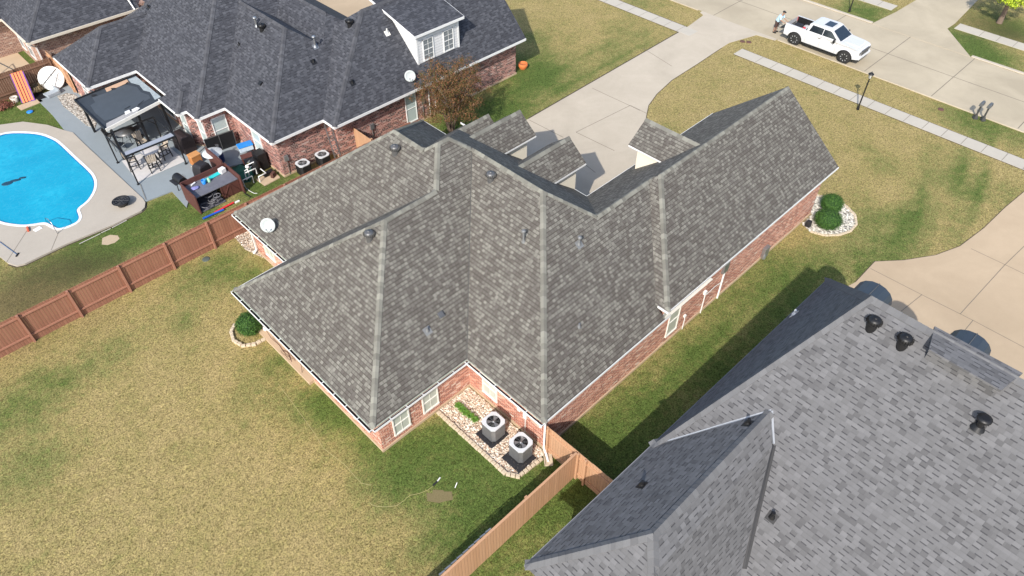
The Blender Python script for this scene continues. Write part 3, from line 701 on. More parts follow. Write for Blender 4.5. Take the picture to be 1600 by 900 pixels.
# windows on the rear
window((8.62, 15.3, 1.1), .8, 1.25, (0, -1), A); window((10.18, 15.3, 1.12), .8, 1.25, (0, -1), A)
window((12.4, 13.93, 1.15), .85, 1.25, (-1, 0), A)
for y in (19.25, 18.0, 16.5): window((7.55, y, 1.35), .62, 1.1, (-1, 0), A)
window((20.98, 10.68, 1.42), .8, 1.8, (0, -1), A, frame=M['offwhite'], rows=1, cols=1)
window((10.3, 28.3, 1.3), .9, 1.4, (-1, 0), A); window((10.3, 26.4, 1.3), .9, 1.4, (-1, 0), A)
# garage doors and porch side (court), plain but there
for y in (20.2, 23.9):
    m = MB(); m.box((22.955, y, 1.12), (.05, 2.6, 2.2)); [m.box((22.985, y, z), (.015, 2.5, .03)) for z in (.55, 1.1, 1.65)]; m.build('garage_door', M['white'], A, True)
for x in (26.5, 30.5): window((x, 17.8, 1.4), 1.0, 1.5, (0, 1), A)
for y in (12.6, 16.0): window((34.25, y, 1.4), 1.1, 1.5, (1, 0), A)
# recessed porch: slab, column, cream wall
m = MB(); m.box((7.75, 22.65, .09), (.95, 4.6, .18)); m.build('porch_slab', M['found'], A, True)
m = MB(); m.lathe((7.62, 24.55, .18), [(.15, 0), (.15, .1), (.11, .14), (.1, 2.2), (.14, 2.27), (.14, 2.36)], 20); m.build('porch_column', M['white'], A, True)
m = MB()
for k in range(3):
    pts = [(7.42 + .10 * math.sin(t * .9 + k), 22.5 - k * .22 + .28 * math.cos(t), .22 + .05 * k + .012 * t) for t in np.linspace(0, 6.3, 26)]; m.tube(pts, .011, 5)
m.tube([(7.4, 24.3, 1.9), (7.38, 24.1, 1.0), (7.45, 23.8, .25), (7.5, 23.2, .2), (7.42, 22.7, .22)], .012, 5); m.tube([(7.5, 21.3, 1.2), (7.48, 21.2, .4), (7.3, 21.0, .05)], .012, 5)
m.build('coiled_cable', M['wire'], A, True)
# dormers over the court (three on the garage side, one opposite)
def dormerA(cx, cy, axis, zr, face):
    """gabled dormer: axis 'x' faces +x at x=face; axis 'y' faces +y at y=face"""
    def T(u, v, z): return (u, cy + v, z) if axis == 'x' else (cx - v if False else cx + v, u, z)
    hw, hv = 1.0, 1.24; ze = zr - hv * K; back = (23.44 - (zr - 3.0) / .8 - .06) if axis == 'x' else (18.3 - (zr - 3.0) / .845 - .04)
    m = MB(); wf = face - .45
    m.mesh([T(wf, -hw, 2.9), T(wf, hw, 2.9), T(wf, hw, ze + .12), T(wf, 0, zr - .12), T(wf, -hw, ze + .12), T(back, -hw, 2.9), T(back, hw, 2.9), T(back, hw, ze + .12), T(back, 0, zr - .12), T(back, -hw, ze + .12)],
           [(0, 1, 2, 3, 4), (9, 8, 7, 6, 5), (0, 4, 9, 5), (1, 6, 7, 2)])
    d = m.build('dormer', M['cream'], A, True)
    m = MB(); th = .05
    for s_ in (-1, 1):
        a, b, c, e = T(face, 0, zr), T(back, 0, zr), T(back, s_ * hv, ze), T(face, s_ * hv, ze)
        q = [a, b, c, e]; q2 = [(x, y, z - th) for x, y, z in q]
        fl = (s_ > 0) == (axis == 'x')
        m.face(q if not fl else q[::-1]) if False else None
        n = (Vector(b) - Vector(a)).cross(Vector(c) - Vector(a))
        m.face(q if n.z > 0 else q[::-1]); m.face(q2[::-1] if n.z > 0 else q2); m.face([a, e, q2[3], q2[0]]); m.face([c, e, q2[3], q2[2]])
    r = m.build('dormer_roof', M['shA'], None); r.parent = d
    for vtx in r.data.vertices: vtx.co -= Vector(A.location)
    m = MB()
    for s_ in (-1, 1):
        m.beam(T(face - .02, s_ * hv, ze - .07), T(back, s_ * hv, ze - .07), .03, .09); m.beam(T(face - .03, s_ * hv, ze - .11), T(face - .03, 0, zr - .11), .03, .1)
    f = m.build('fascia', M['white'], None); f.parent = d
    for vtx in f.data.vertices: vtx.co -= Vector(A.location)
    m = MB(); n = 10
    for i in range(n):
        u0 = back + (face - back) * i / n; u1 = back + (face - back) * (i + 1) / n; k_ = i * 5 + int(cx)
        for s_ in (-1, 1):
            a, b = T(u0, 0, zr + .02), T(u1, 0, zr + .035); c, e = T(u1, s_ * .15, zr + .03 - .15 * K), T(u0, s_ * .15, zr + .015 - .15 * K); q = [a, b, c, e]
            nn = (Vector(b) - Vector(a)).cross(Vector(c) - Vector(a)); uvq = [(k_ * 3 + .5, k_ * .3 + .15)] * 4
            m.face(q if nn.z > 0 else q[::-1], uvq)
    c_ = m.build('ridge_cap', M['capA'], None); c_.parent = d
    for vtx in c_.data.vertices: vtx.co -= Vector(A.location)
    m = MB(); o = (1, 0) if axis == 'x' else (0, 1); z0 = (ze + 3.3) / 2 - .1
    cc = T(wf + .004, 0, z0 + .15)
    fr = window(cc, .8, .9, o, A, world=True, name='window'); fr.parent = d
    return d
dormerA(23.9, 20.13, 'x', 5.55, 23.9); dormerA(23.9, 23.72, 'x', 5.5, 23.95); dormerA(23.0, 24.95, 'x', 5.22, 22.78); dormerA(27.35, 18, 'y', 6.05, 18.0)
# vents
for p in ((618, 239), (767, 281), (578, 373)):
    turbine(on(WA, *p), roofA)
for (px, py, h, cp) in ((818, 378, .55, True), (905, 382, .35, True), (905, 511, .2, False), (668, 517, .22, False)):
    q = on(WA, px, py); pipe_vent(q, nrm(WA, q.x, q.y), roofA, h, .045, cap=cp, mat=M['lead'])
q = on(WA, 688, 492); n_ = nrm(WA, q.x, q.y); m = MB(); t_ = Vector((0, 1, 0)) if abs(n_.x) > .3 else Vector((1, 0, 0)); u_ = n_.cross(t_)
m.box(q + n_ * .05, (.26, .26, .1), M=Matrix((t_, u_, n_)).transposed()); m.build('box_vent', M['dkgalv'], roofA, True, bevel=.01)
q = on(WA, 426, 360); tag(dish(q + Vector((-.15, .0, .42)), (-.6, -.7, .45), A, .36, base=q), 'pale round satellite dish')
# downspouts, meters and pipes
m = MB(); m.tube([(11.83, 10.42, 2.6), (11.83, 10.46, 2.45), (12.28, 10.6, 2.1), (12.28, 10.6, .35), (12.2, 10.35, .12), (12.05, 10.1, .08)], .055, 4, sm=False); m.build('downspout', M['white'], A, True)
m = MB(); m.tube([(9.8, 30.1, 2.6), (10.22, 29.8, 2.2), (10.22, 29.8, .3), (10.0, 29.8, .1)], .055, 4, sm=False); m.build('downspout', M['white'], A, True)
m = MB(); m.box((24.9, 10.62, 2.15), (.42, .16, .6)); m.build('electric_meter', M['galv'], A, True, bevel=.02)
m = MB(); m.tube([(24.9, 10.6, 1.9), (24.9, 10.6, .05)], .05, 8); m.tube([(24.9, 10.6, 1.2), (24.3, 10.6, 1.3), (23.5, 10.6, 1.25)], .014, 6); m.build('conduit', M['pvc'], A, True)
m = MB(); m.box((23.45, 10.62, 1.45), (.16, .12, .22)); m.tube([(23.45, 10.6, 1.4), (23.45, 10.6, .05)], .03, 8); m.box((21.95, 10.62, .95), (.12, .1, .14)); m.tube([(21.95, 10.6, .9), (21.95, 10.6, .04)], .022, 8); m.build('utility_pipe', M['pvc'], A, True)
m = MB(); m.box((29.2, 10.58, .45), (.45, .2, .7)); m.lathe((29.0, 10.5, .15), [(.1, 0), (.12, .2), (.05, .3), (.03, .4)], 12); m.build('gas_meter', M['galv'], A, True, bevel=.02)
m = MB(); m.box((12.33, 12.1, 1.5), (.1, .16, .22)); m.box((12.33, 11.75, 1.35), (.1, .18, .3)); m.tube([(12.34, 11.75, 1.2), (12.34, 11.75, .2)], .02, 6); m.build('disconnect_box', M['offwhite'], A, True)

# ================================================================== things round house A
def ac_unit(loc, w, label, mat=M['galv'], h=.85):
    r = thing('ac_unit', label, 'air conditioner', loc, 0, 'air conditioning units')
    m = MB(); e = .12; c8 = [(-w / 2 + e, -w / 2), (w / 2 - e, -w / 2), (w / 2, -w / 2 + e), (w / 2, w / 2 - e), (w / 2 - e, w / 2), (-w / 2 + e, w / 2), (-w / 2, w / 2 - e), (-w / 2, -w / 2 + e)]
    m.prism(c8, .08, h); m.build('cabinet', mat, r)
    m = MB()
    for s_ in (-1, 1):
        for k in range(15):
            q = -w / 2 + e + (w - 2 * e) * k / 14
            m.box((q, s_ * (w / 2 + .006), h / 2), (.012, .016, h - .14)); m.box((s_ * (w / 2 + .006), q, h / 2), (.016, .012, h - .14))
    m.build('louvres', mat, r)
    inner = [(math.cos(2 * math.pi * k / 24) * w * .38, math.sin(2 * math.pi * k / 24) * w * .38) for k in range(24)]
    o = ring('top_panel', offset(c8, .01), inner, h + .04, M['pvcgrey'], h - .01, h - .01); o.parent = r
    m = MB(); m.lathe((0, 0, 0), [(w * .375, h + .012), (0.001, h + .012)], 24); m.build('fan_well', M['black'], r)
    m = MB()
    for k in range(3):
        a = k * 2.094; m.face([(math.cos(a + t) * w * .36 * rr, math.sin(a + t) * w * .36 * rr, h + .02 + .02 * t) for t, rr in ((0, .2), (0, 1), (.75, 1), (.5, .2))])
    m.lathe((0, 0, h + .02), [(.06, 0), (.05, .03), (0.001, .035)], 12); m.build('fan', M['galv'], r)
    m = MB()
    for rr in (.12, .2, .28, .36):
        m.tube([(math.cos(t) * w * rr, math.sin(t) * w * rr, h + .045) for t in np.linspace(0, 2 * math.pi, 25)], .004, 4, caps=False)
    for k in range(4): a = k * math.pi / 4; m.tube([(math.cos(a) * w * .38, math.sin(a) * w * .38, h + .047), (-math.cos(a) * w * .38, -math.sin(a) * w * .38, h + .047)], .005, 4)
    m.build('grille', M['galv'], r); return r
M['pvcgrey'] = plain('light_grey_steel_top', (.55, .57, .58), .4, var=.1)
u1 = ac_unit((11.4, 12.68, .07), .78, 'grey air conditioning unit on a black pad, next to the green border plants'); u2 = ac_unit((11.5, 11.17, .07), .78, 'grey air conditioning unit on a black pad, next to the white downspout and wooden fence')
for (x, y), l in (((11.33, 12.7), 'black equipment pad under the unit by the green border plants'), ((11.33, 11.1), 'black equipment pad under the unit by the downspout')):
    m = MB(); m.box((0, 0, .03), (1.02, 1.02, .06)); tag(m.build('equipment_pad', M['blackpl'], bevel=.01, loc=(0, 0, 0)), l, 'pad', 'black pads').location = (x, y, .012)
bed = [(12.3, 15.25), (10.52, 15.25), (10.5, 13.5), (10.5, 12.2), (10.5, 10.9), (10.72, 10.58), (12.2, 10.5), (12.3, 10.8)]
sheet('gravel_bed', bed, .03, M['gravel'], .03)
def edging(pts, n, label, w=.17, closed=False, seed=0, h=.12):
    r = thing('stone_edging', label, 'edging', (*pts[0], 0), 0); P = [np.array(p, float) for p in pts]; L = [0]
    for i in range(1, len(P)): L.append(L[-1] + np.linalg.norm(P[i] - P[i - 1]))
    rr = random.Random(seed)
    for k in range(n):
        t = (k + .5) / n * L[-1]; j = max(i for i in range(len(L) - 1) if L[i] <= t + 1e-9); d = (P[j + 1] - P[j]) / (L[j + 1] - L[j]); q = P[j] + d * (t - L[j])
        m = MB(); l_ = L[-1] / n * (.9 + .08 * rr.random()); m.box((q[0], q[1], h / 2), (l_, w * (.9 + .25 * rr.random()), h * (.9 + .2 * rr.random())), rz=math.atan2(d[1], d[0]) + rr.uniform(-.07, .07), taper=.9)
        m.build('edging_stone', M['stone'], r, True, bevel=.02)
    return r
edging([(10.42, 15.2), (10.42, 13.5), (10.42, 10.95), (10.7, 10.5), (12.0, 10.4)], 30, 'row of tan blocks edging the gravel bed by the air conditioning units')
def pebbles(name, poly, n, z, mats, label, size=(.03, .07), seed=1):
    """loose stones lying on a bed"""
    rr = random.Random(seed); P = poly; x0 = min(p[0] for p in P); x1 = max(p[0] for p in P); y0 = min(p[1] for p in P); y1 = max(p[1] for p in P); m = MB(); k = 0
    def inside(x, y):
        c = False; j = len(P) - 1
        for i in range(len(P)):
            if (P[i][1] > y) != (P[j][1] > y) and x < (P[j][0] - P[i][0]) * (y - P[i][1]) / (P[j][1] - P[i][1]) + P[i][0]: c = not c
            j = i
        return c
    while k < n:
        x = rr.uniform(x0, x1); y = rr.uniform(y0, y1)
        if not inside(x, y): continue
        k += 1; s_ = rr.uniform(*size); a = rr.random() * 6; ca, sa = math.cos(a), math.sin(a); e = rr.uniform(.6, 1)
        vs = [(x + (u * ca - v * e * sa) * s_, y + (u * sa + v * e * ca) * s_, z + w * s_ * .7) for u, v, w in ((1, 0, .2), (0, 1, .1), (-1, 0, .2), (0, -1, .15), (.1, .1, 1), (0, 0, -.3))]
        m.mesh(vs, [(0, 1, 4), (1, 2, 4), (2, 3, 4), (3, 0, 4), (1, 0, 5), (2, 1, 5), (3, 2, 5), (0, 3, 5)])
    return tag(m.build(name, mats), label, name.replace('_', ' '), kind='stuff')
M['pebble'] = leafmat('pebbles', [(0, (.3, .18, .12)), (.25, (.48, .36, .26)), (.6, (.62, .53, .42)), (1, (.76, .71, .62))])
M['rockw'] = leafmat('white_rocks', [(0, (.35, .34, .3)), (.4, (.5, .48, .42)), (1, (.7, .67, .6))])
pebbles('river_pebbles', bed, 2600, .03, M['pebble'], 'loose tan and white river pebbles in the bed by the air conditioning units')
# leafy plants: many little leaf faces in a volume
def leaves(m, c, r, n, size, rr, flat=0.0, shell=.55, up=0.0):
    c = Vector(c); r = Vector(r) if hasattr(r, '__len__') else Vector((r, r, r))
    for _ in range(n):
        v = Vector((rr.gauss(0, 1), rr.gauss(0, 1), rr.gauss(0, 1))).normalized()
        q = (shell + (1 - shell) * rr.random()) * (1 + .08 * rr.gauss(0, 1))
        p = c + Vector((v.x * r.x, v.y * r.y, v.z * r.z)) * q
        if p.z < .02: continue
        nn = (v + Vector((rr.gauss(0, .6), rr.gauss(0, .6), rr.gauss(0, .6) + up))).normalized(); t = nn.cross(Vector((rr.gauss(0, 1), rr.gauss(0, 1), rr.gauss(0, 1)))).normalized(); b = nn.cross(t); s_ = size * rr.uniform(.6, 1.3)
        m.face([p - t * s_, p - b * s_ * .5, p + t * s_, p + b * s_ * .5])
def shrub(name, label, loc, r, n, size, mat, seed=0, group=None, core=True):
    rr = random.Random(seed); t = thing(name, label, 'shrub', loc, 0, group); m = MB()
    R = Vector(r); leaves(m, (0, 0, R.z * .92), R, n, size, rr, shell=.82)
    m.build('foliage', mat, t)
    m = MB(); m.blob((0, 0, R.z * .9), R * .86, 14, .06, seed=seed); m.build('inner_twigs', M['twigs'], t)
    return t
M['twigs'] = plain('dark_inner_leaves', (.018, .05, .012), .9, var=.4, scale=14)  # dark green of the solid core inside each bush
bedF = [(34.4, 10.6), (33.2, 10.55), (32.9, 9.9), (33.15, 9.2), (33.75, 8.65), (34.5, 8.35), (35.3, 8.4), (36.0, 8.85), (36.4, 9.6), (36.45, 10.4), (36.1, 11.3), (35.2, 12.0), (34.4, 12.2)]
sheet('gravel_bed', bedF, .03, M['whiterock'], .03)
pebbles('white_rocks', bedF, 900, .03, M['rockw'], 'loose white rocks round the two clipped bushes', (.04, .09), 3)
edging(bedF[2:11], 34, 'curved row of pale blocks edging the white rock bed of the two bushes', .13, seed=4, h=.1)
shrub('clipped_bush', 'round clipped green bush nearest the side lawn at the front corner', (34.0, 9.55, .03), (.74, .74, .5), 9000, .028, M['leafgreen'], 3, 'clipped bushes')
shrub('clipped_bush', 'smaller round green bush standing between the larger bush and the front lawn', (35.45, 10.1, .03), (.62, .62, .5), 6500, .032, M['leafgreen'], 4, 'clipped bushes')
m = MB(); m.box((0, 0, .18), (.3, .3, .36), taper=.8); tag(m.build('valve_box', M['blackpl'], bevel=.03, loc=(0, 0, 0)), 'small black box beside the brick wall behind the round bush', 'utility box').location = (33.25, 10.25, .03)
shrub('clipped_bush', 'round green bush under the rear gutter, ringed by pale blocks, by the porch column', (7.1, 25.1, 0), (.62, .6, .55), 8000, .03, M['leafgreen'], 5)
edging([(6.75, 26.0), (6.35, 25.7), (6.15, 25.1), (6.3, 24.5), (6.75, 24.2), (7.3, 24.15)], 12, 'short curved row of pale blocks round the bush under the rear gutter', .16, seed=6)
rr = random.Random(9)
for k, (px, py) in enumerate(((716, 636), (722, 642), (728, 647), (735, 652), (742, 658))):
    x, y, _ = G(px, py); t = thing('border_grass', ['tuft of bright green border grass farthest from the units, nearest the brick corner', 'second green tuft from the brick corner in the gravel bed', 'middle green tuft of the five in the gravel bed', 'fourth green tuft from the brick corner in the gravel bed', 'green tuft nearest the air conditioning unit in the gravel bed'][k], 'plant', (x, y, .03), 0, 'green tufts in the gravel bed')
    m = MB()
    for _ in range(170):
        a = rr.random() * 6.28; l_ = rr.uniform(.12, .24); b0 = Vector((rr.gauss(0, .03), rr.gauss(0, .03), 0)); d = Vector((math.cos(a), math.sin(a), 0)); w_ = Vector((-d.y, d.x, 0)) * .008
        p1 = b0 + d * l_ * .5 + Vector((0, 0, l_ * .75)); p2 = b0 + d * l_ + Vector((0, 0, l_ * .6)); m.face([b0 - w_, b0 + w_, p1 + w_, p1 - w_]); m.face([p1 - w_, p1 + w_, p2])
    m.build('blades', M['leafliriope'], t)
# splash block
t = thing('splash_block', 'tan splash block under the white downspout beside the fence', 'splash block', (*G(856, 716)[:2], 0), R_(-40))
m = MB(); m.box((0, 0, .03), (.35, .75, .06)); [m.box((s_ * .155, 0, .09), (.04, .75, .06)) for s_ in (-1, 1)]; m.box((0, .355, .09), (.27, .04, .06)); m.build('tray', M['stone'], t, bevel=.01)
# hose, tools, drain on the rear lawn
pts = [(435, 600), (465, 640), (490, 675), (505, 700), (540, 727), (555, 745), (565, 755), (580, 758)]
m = MB(); m.tube([G(a, b, .012) for a, b in pts], .008, 6); tag(m.build('cable', M['hose']), 'thin pale cable lying across the rear lawn from the porch', 'cable')
pts = [(578, 785), (580, 788), (588, 791), (605, 792), (620, 790), (630, 783), (640, 774), (655, 771), (668, 766), (676, 760)]
m = MB(); m.tube([G(a, b, .012) for a, b in pts], .008, 6); tag(m.build('cable', M['hose']), 'curved pale cable ending at the cut sod patch', 'cable')
t = thing('hand_tool', 'dark and white hand tool lying on the lawn above the sod patch', 'tool', G(682, 754), R_(5)); m = MB(); m.beam((-.2, 0, .03), (.05, 0, .03), .07, .05); m.build('handle', M['blackpl'], t, bevel=.01); m = MB(); m.beam((.05, 0, .03), (.25, .03, .03), .05, .03); m.build('blade', M['white'], t)
t = thing('pipe_stub', 'short white pipe on the lawn to the right of the sod patch', 'pipe', G(711, 762), 0); m = MB(); m.tube([(0, 0, 0), (.15, .03, .18)], .018, 8); m.build('tube', M['pvc'], t)
m = MB(); m.lathe((0, 0, 0), [(.2, 0), (.2, .02), (.17, .03), (0.001, .035)], 20); tag(m.build('drain_cover', plain('grey_green_plastic', (.08, .1, .09), .7), loc=(0, 0, 0)), 'round dark drain cover in the rear lawn near the fence', 'drain cover').location = G(322, 405)
for p, l in (((430, 604), 'dark'),): pass
# gravel strip between house A and the fence
g3 = [(9.7, 25.6), (9.3, 29.0), (9.1, 31.2), (11, 31.4), (22, 31.3), (22, 30), (10.3, 30), (10.3, 25.3)]
g3 = gp([(383, 390), (366, 370), (372, 366), (400, 350)]) + [(12, 31.3), (20, 31.3), (20, 29.9), (10.3, 29.9), (10.3, 29.0)]
sheet('gravel_bed', g3, .03, M['gravel'], .03)
pebbles('river_pebbles', g3[:4] + [(11.2, 30.5), (10.3, 29.2)], 300, .03, M['pebble'], 'loose pebbles between the house corner and the red-brown fence', seed=8)

# ------------------------------------------------------------------ fences
def fence(name, label, a, b, h, boardm, postm, side, post_at, rails=(.35, 1.5), loc=None, cap=None, postw=.1, group=None, picket=True):
    """boards along a-b; rails and posts on the side given by the sign"""
    t = thing(name, label, 'fence', (a[0], a[1], 0), 0, group); A_ = Vector((*a, 0)); B_ = Vector((*b, 0)); d = (B_ - A_).normalized(); n = Vector((-d.y, d.x, 0)) * side; L = (B_ - A_).length
    m = MB(); k = int(L / .14); rr = random.Random(int(L * 10)); 
    for i in range(k):
        p0 = A_ + d * (L * i / k + .004); p1 = A_ + d * (L * (i + 1) / k - .004); hh = h + rr.uniform(-.012, .012); e = n * rr.uniform(0, .006)
        m.mesh([p0 + e, p1 + e, p1 + e - n * .018, p0 + e - n * .018] + [q + Vector((0, 0, hh)) for q in (p0 + e, p1 + e, p1 + e - n * .018, p0 + e - n * .018)], [(0, 3, 2, 1), (4, 5, 6, 7), (0, 1, 5, 4), (1, 2, 6, 5), (2, 3, 7, 6), (3, 0, 4, 7)])
    m.build('boards', boardm, t, True)
    for z in rails:
        m = MB(); m.beam(A_ + n * .03 + Vector((0, 0, z)), B_ + n * .03 + Vector((0, 0, z)), .045, .09); m.build('rail', postm, t, True)
    for q in post_at:
        p = A_ + d * q + n * .07; m = MB(); m.box(p + Vector((0, 0, h / 2 + .0)), (postw, postw, h), rz=math.atan2(d.y, d.x)); m.build('post', postm, t, True)
    if cap: m = MB(); m.beam(A_ + Vector((0, 0, h + .02)), B_ + Vector((0, 0, h + .02)), .09, .03); m.build('cap_rail', cap, t, True)
    return t
x0 = -16.0
fence('board_fence', 'long red-brown stained board fence between the pool yard and the rear lawn', (x0, 31.8), (22.5, 31.8), 1.8, M['fenceA'], M['postA'], -1, [x - x0 for x in (-14.7, -12.35, -10, -7.65, -5.3, -2.95, -.6, 1.65, 4.1, 6.47, 8.79, 11.1, 13.5, 15.9, 18.3, 20.7)], rails=(.42, 1.62))
fence('board_fence', 'new tan cedar fence running down from the gate between the two rear lawns', (-14, 8.93), (12.3, 8.93), 1.8, M['fenceC'], M['postC'], 1, [2, 4.4, 6.8, 9.2, 11.6, 14, 16.4, 18.8, 21.2, 23.6, 26.1], cap=M['postC'])
fence('gate_fence', 'tan cedar cross fence with gate between the white downspout and the slate grey house', (12.38, 10.6), (12.38, 4.6), 1.8, M['fenceC'], M['postC'], 1 if False else -1, [.15, 1.75, 2.15, 4.2, 5.6], postw=.09)
t = fence('board_fence', 'short brown side fence beside the ladder of the charcoal roofed house', (19.6, 34.6), (19.6, 31.9), 1.8, M['fenceC'], M['postC'], 1, [.1, 2.6])
# slim metal strip left on the cedar fence top
m = MB()
for k in range(9): m.beam((5.4 + k * .27, 9.02, 1.86 + .01 * (k % 2)), (5.64 + k * .27, 9.0, 1.86), .05, .025)
tag(m.build('metal_edging', M['galv']), 'grey metal strips lying along the top of the cedar fence', 'metal strip')
# ================================================================== HOUSE C: slate grey roof, lower right, turned one degree
OC = Vector((7.15, 6.7, 0)); TH = R_(-1.04)
C = thing('brick_house', 'house with new slate grey shingle roof filling the lower right corner', 'house', (0, 0, 0))
def locC(p):
    d = Vector((p[0] - OC.x, p[1] - OC.y)); return Vector((math.cos(TH) * d.x + math.sin(TH) * d.y, -math.sin(TH) * d.x + math.cos(TH) * d.y, p[2]))
def onC(px, py):
    d = ray(px, py)
    for z in np.arange(13, 1, -.02):
        t = (z - CH) / d[2]; q = locC((d[0] * t, d[1] * t, z))
        if Hf(WC, q.x, q.y) >= z: return q
    return q
WC = [Wing(6.32, 18.9, -18, 0, .9, .9, .9, 1.82, z=3.6),
      Wing(0, 9.2, -5.4, 0, .9, None, None, .9, z=3.6, extra=((0, .9, 3.6 + .9 * 5.3), (0, 1.83, 5.38 + 1.83 * 3.32))),
      Wing(4.5, 9.0, -18, -4.29, .9, None, None, None, z=2.55)]
WC[2].pl[0] = (.9, 0, 3.6 - .9 * 6.32)
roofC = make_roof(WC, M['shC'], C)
cap_lines(WC, [((0, 0), (2.65, -2.65)), ((2.65, -2.65), (8.9, -2.65)), ((2.65, -2.65), (1.98, -3.32)), ((1.98, -3.32), (.7, -3.95)), ((6.32, 0), (12.61, -3.11)), ((12.61, -3.11), (12.61, -11)), ((18.9, 0), (12.61, -3.11))], M['capC'], roofC, w=.17)
valley(WC, [((8.97, -2.65), (6.4, -.08))], M['galv'], roofC, w=.035); valley(WC, [((8.97, -2.66), (8.3, -3.32))], M['galv'], roofC, w=.04); valley(WC, [((8.3, -3.34), (5.4, -4.82))], M['blackpl'], roofC, w=.07)
m = MB(); wc = [(.5, -.5), (.5, -4.1), (6.9, -4.1), (6.9, -17.4), (18.4, -17.4), (18.4, -.5)]
m.prism(wc, 0, 3.4); m.build('wall', M['brickB'], C, True)
m = MB(); m.box((3.0, -2.1, 3.44), (5.6, 3.9, .02)); m.box((12.7, -9, 3.44), (11.7, 17.6, .02)); m.build('soffit', M['offwhite'], C, True)
fascia([((0, 0, 3.6), (18.9, 0, 3.6)), ((18.9, 0, 3.6), (18.9, -18, 3.6))], plain('grey_fascia', (.2, .2, .21), .6), C, h=.15)
for x in (3.5, 9.0, 14.5): window((x, -.5, 1.7), 1.0, 1.6, (0, 1), C)
zz = lambda x: 9.27 - .03 * (x - 11.75)
m = MB(); m.mesh([(11.75, -7.5, zz(11.75)), (12.9, -7.7, zz(12.9)), (12.85, -5.1, zz(12.85)), (11.75, -5.4, zz(11.75))] + [(11.75, -7.5, zz(11.75) - .09), (12.9, -7.7, zz(12.9) - .09), (12.85, -5.1, zz(12.85) - .09), (11.75, -5.4, zz(11.75) - .09)], [(0, 1, 2, 3), (7, 6, 5, 4), (0, 4, 5, 1), (1, 5, 6, 2), (2, 6, 7, 3), (3, 7, 4, 0)])
rd = m.build('raised_roof', M['shC'], C, True); m = MB(); m.prism([(11.95, -7.4), (12.8, -7.4), (12.8, -5.4), (11.95, -5.4)], 8.0, 9.15); o = m.build('dormer_wall', M['shC'], None); o.parent = rd
def barrel(px, py, zc, r=.95, dx=1.5):
    q = locC(G(px, py, zc)); m = MB(); n = 9; P = [(math.cos(math.pi * k / (n - 1)), math.sin(math.pi * k / (n - 1))) for k in range(n)]
    x0, x1 = q.x - dx, q.x + dx * .3; zb = zc - .55
    a = [(x0, q.y + c * r, zb + s * .6) for c, s in P]; b = [(x1, q.y + c * r, zb + s * .6) for c, s in P]
    for k in range(n - 1): m.face([a[k], b[k], b[k + 1], a[k + 1]], sm=True)
    m.face(b); m.face(a[::-1])
    m.mesh([(x0, q.y - r, 3.5), (x1 - .1, q.y - r + .02, 3.5), (x1 - .1, q.y + r - .02, 3.5), (x0, q.y + r, 3.5), (x0, q.y - r + .02, zb), (x1 - .1, q.y - r + .02, zb), (x1 - .1, q.y + r - .02, zb), (x0, q.y + r - .02, zb)], [(0, 1, 5, 4), (1, 2, 6, 5), (2, 3, 7, 6)])
    d = m.build('arched_dormer', M['bluegrey'], C, True)
    m = MB(); m.tube([(x0, q.y, zb + .61), (x1, q.y, zb + .61)], .02, 6); s = m.build('roof_seam', M['dkgalv'], None); s.parent = d
barrel(1365, 454, 6.2, .72); barrel(1518, 533, 6.2, .72)
for p in ((1361, 512), (1409, 540)):
    turbine(onC(*p), roofC, .2, M['black'], .46)
for px, py, h, mt in ((1206, 808, .3, 'black'), (1168, 662, .28, 'black'), (1003, 758, .25, 'black'), (1528, 668, .4, 'black'), (1241, 491, .25, 'pvc')):
    q = onC(px, py); pipe_vent(q, nrm(WC, q.x, q.y), roofC, h, .055 if px != 1528 else .1, mat=M[mt], cap=px == 1528)
C.location = OC; C.rotation_euler = (0, 0, TH)

# ================================================================== HOUSE B: charcoal roof, upper left
B = thing('brick_house', 'red brick house with charcoal shingle roof and white dormer, beside the pool', 'house', (22, 42, 0))
KB = .75
WB = [Wing(18.0, 34.0, 33.15, 42.52, .71, None, 1.0, KB, z=2.8), Wing(14.5, 24.2, 34.28, 49.8, KB, KB, KB, KB, z=2.8), Wing(12.66, 23.6, 39.6, 54.4, KB, 1.5, KB, KB, z=2.8),
      Wing(12.1, 15, 40.9, 43.4, KB, None, KB, KB, z=2.8), Wing(9.5, 18, 47.8, 53.5, KB, None, KB, KB, z=2.8), Wing(17.5, 27.1, 36.5, 58, KB, KB, None, KB, z=2.8, extra=((0, KB, 4.95 - KB * 37.2),))]
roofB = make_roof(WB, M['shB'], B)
cap_lines(WB, [((18, 33.15), (23.66, 37.17)), ((23.66, 37.17), (33.98, 37.17)), ((14.5, 34.28), (19.35, 39.13)), ((19.35, 39.13), (19.35, 44.4)), ((12.66, 39.6), (19.95, 46.89)), ((12.66, 54.4), (19.9, 47.15)),
               ((9.5, 47.8), (12.35, 50.65)), ((9.5, 53.5), (12.35, 50.65)), ((12.35, 50.65), (15.4, 50.65)), ((22.3, 39.15), (22.3, 53)), ((12.1, 40.9), (13.1, 41.9))], M['capB'], roofB, w=.14)
wb = [(18.45, 34.7), (18.45, 33.75), (33.6, 33.75), (33.6, 42.1), (26.7, 42.3), (26.7, 57.5), (17.9, 57.5), (17.9, 53.1), (9.95, 53.1), (9.95, 48.25), (13.1, 48.25), (13.1, 43.2), (12.75, 42.8), (12.75, 41.5), (13.1, 41.0), (13.1, 40.05), (14.95, 40.05), (14.95, 34.7)]
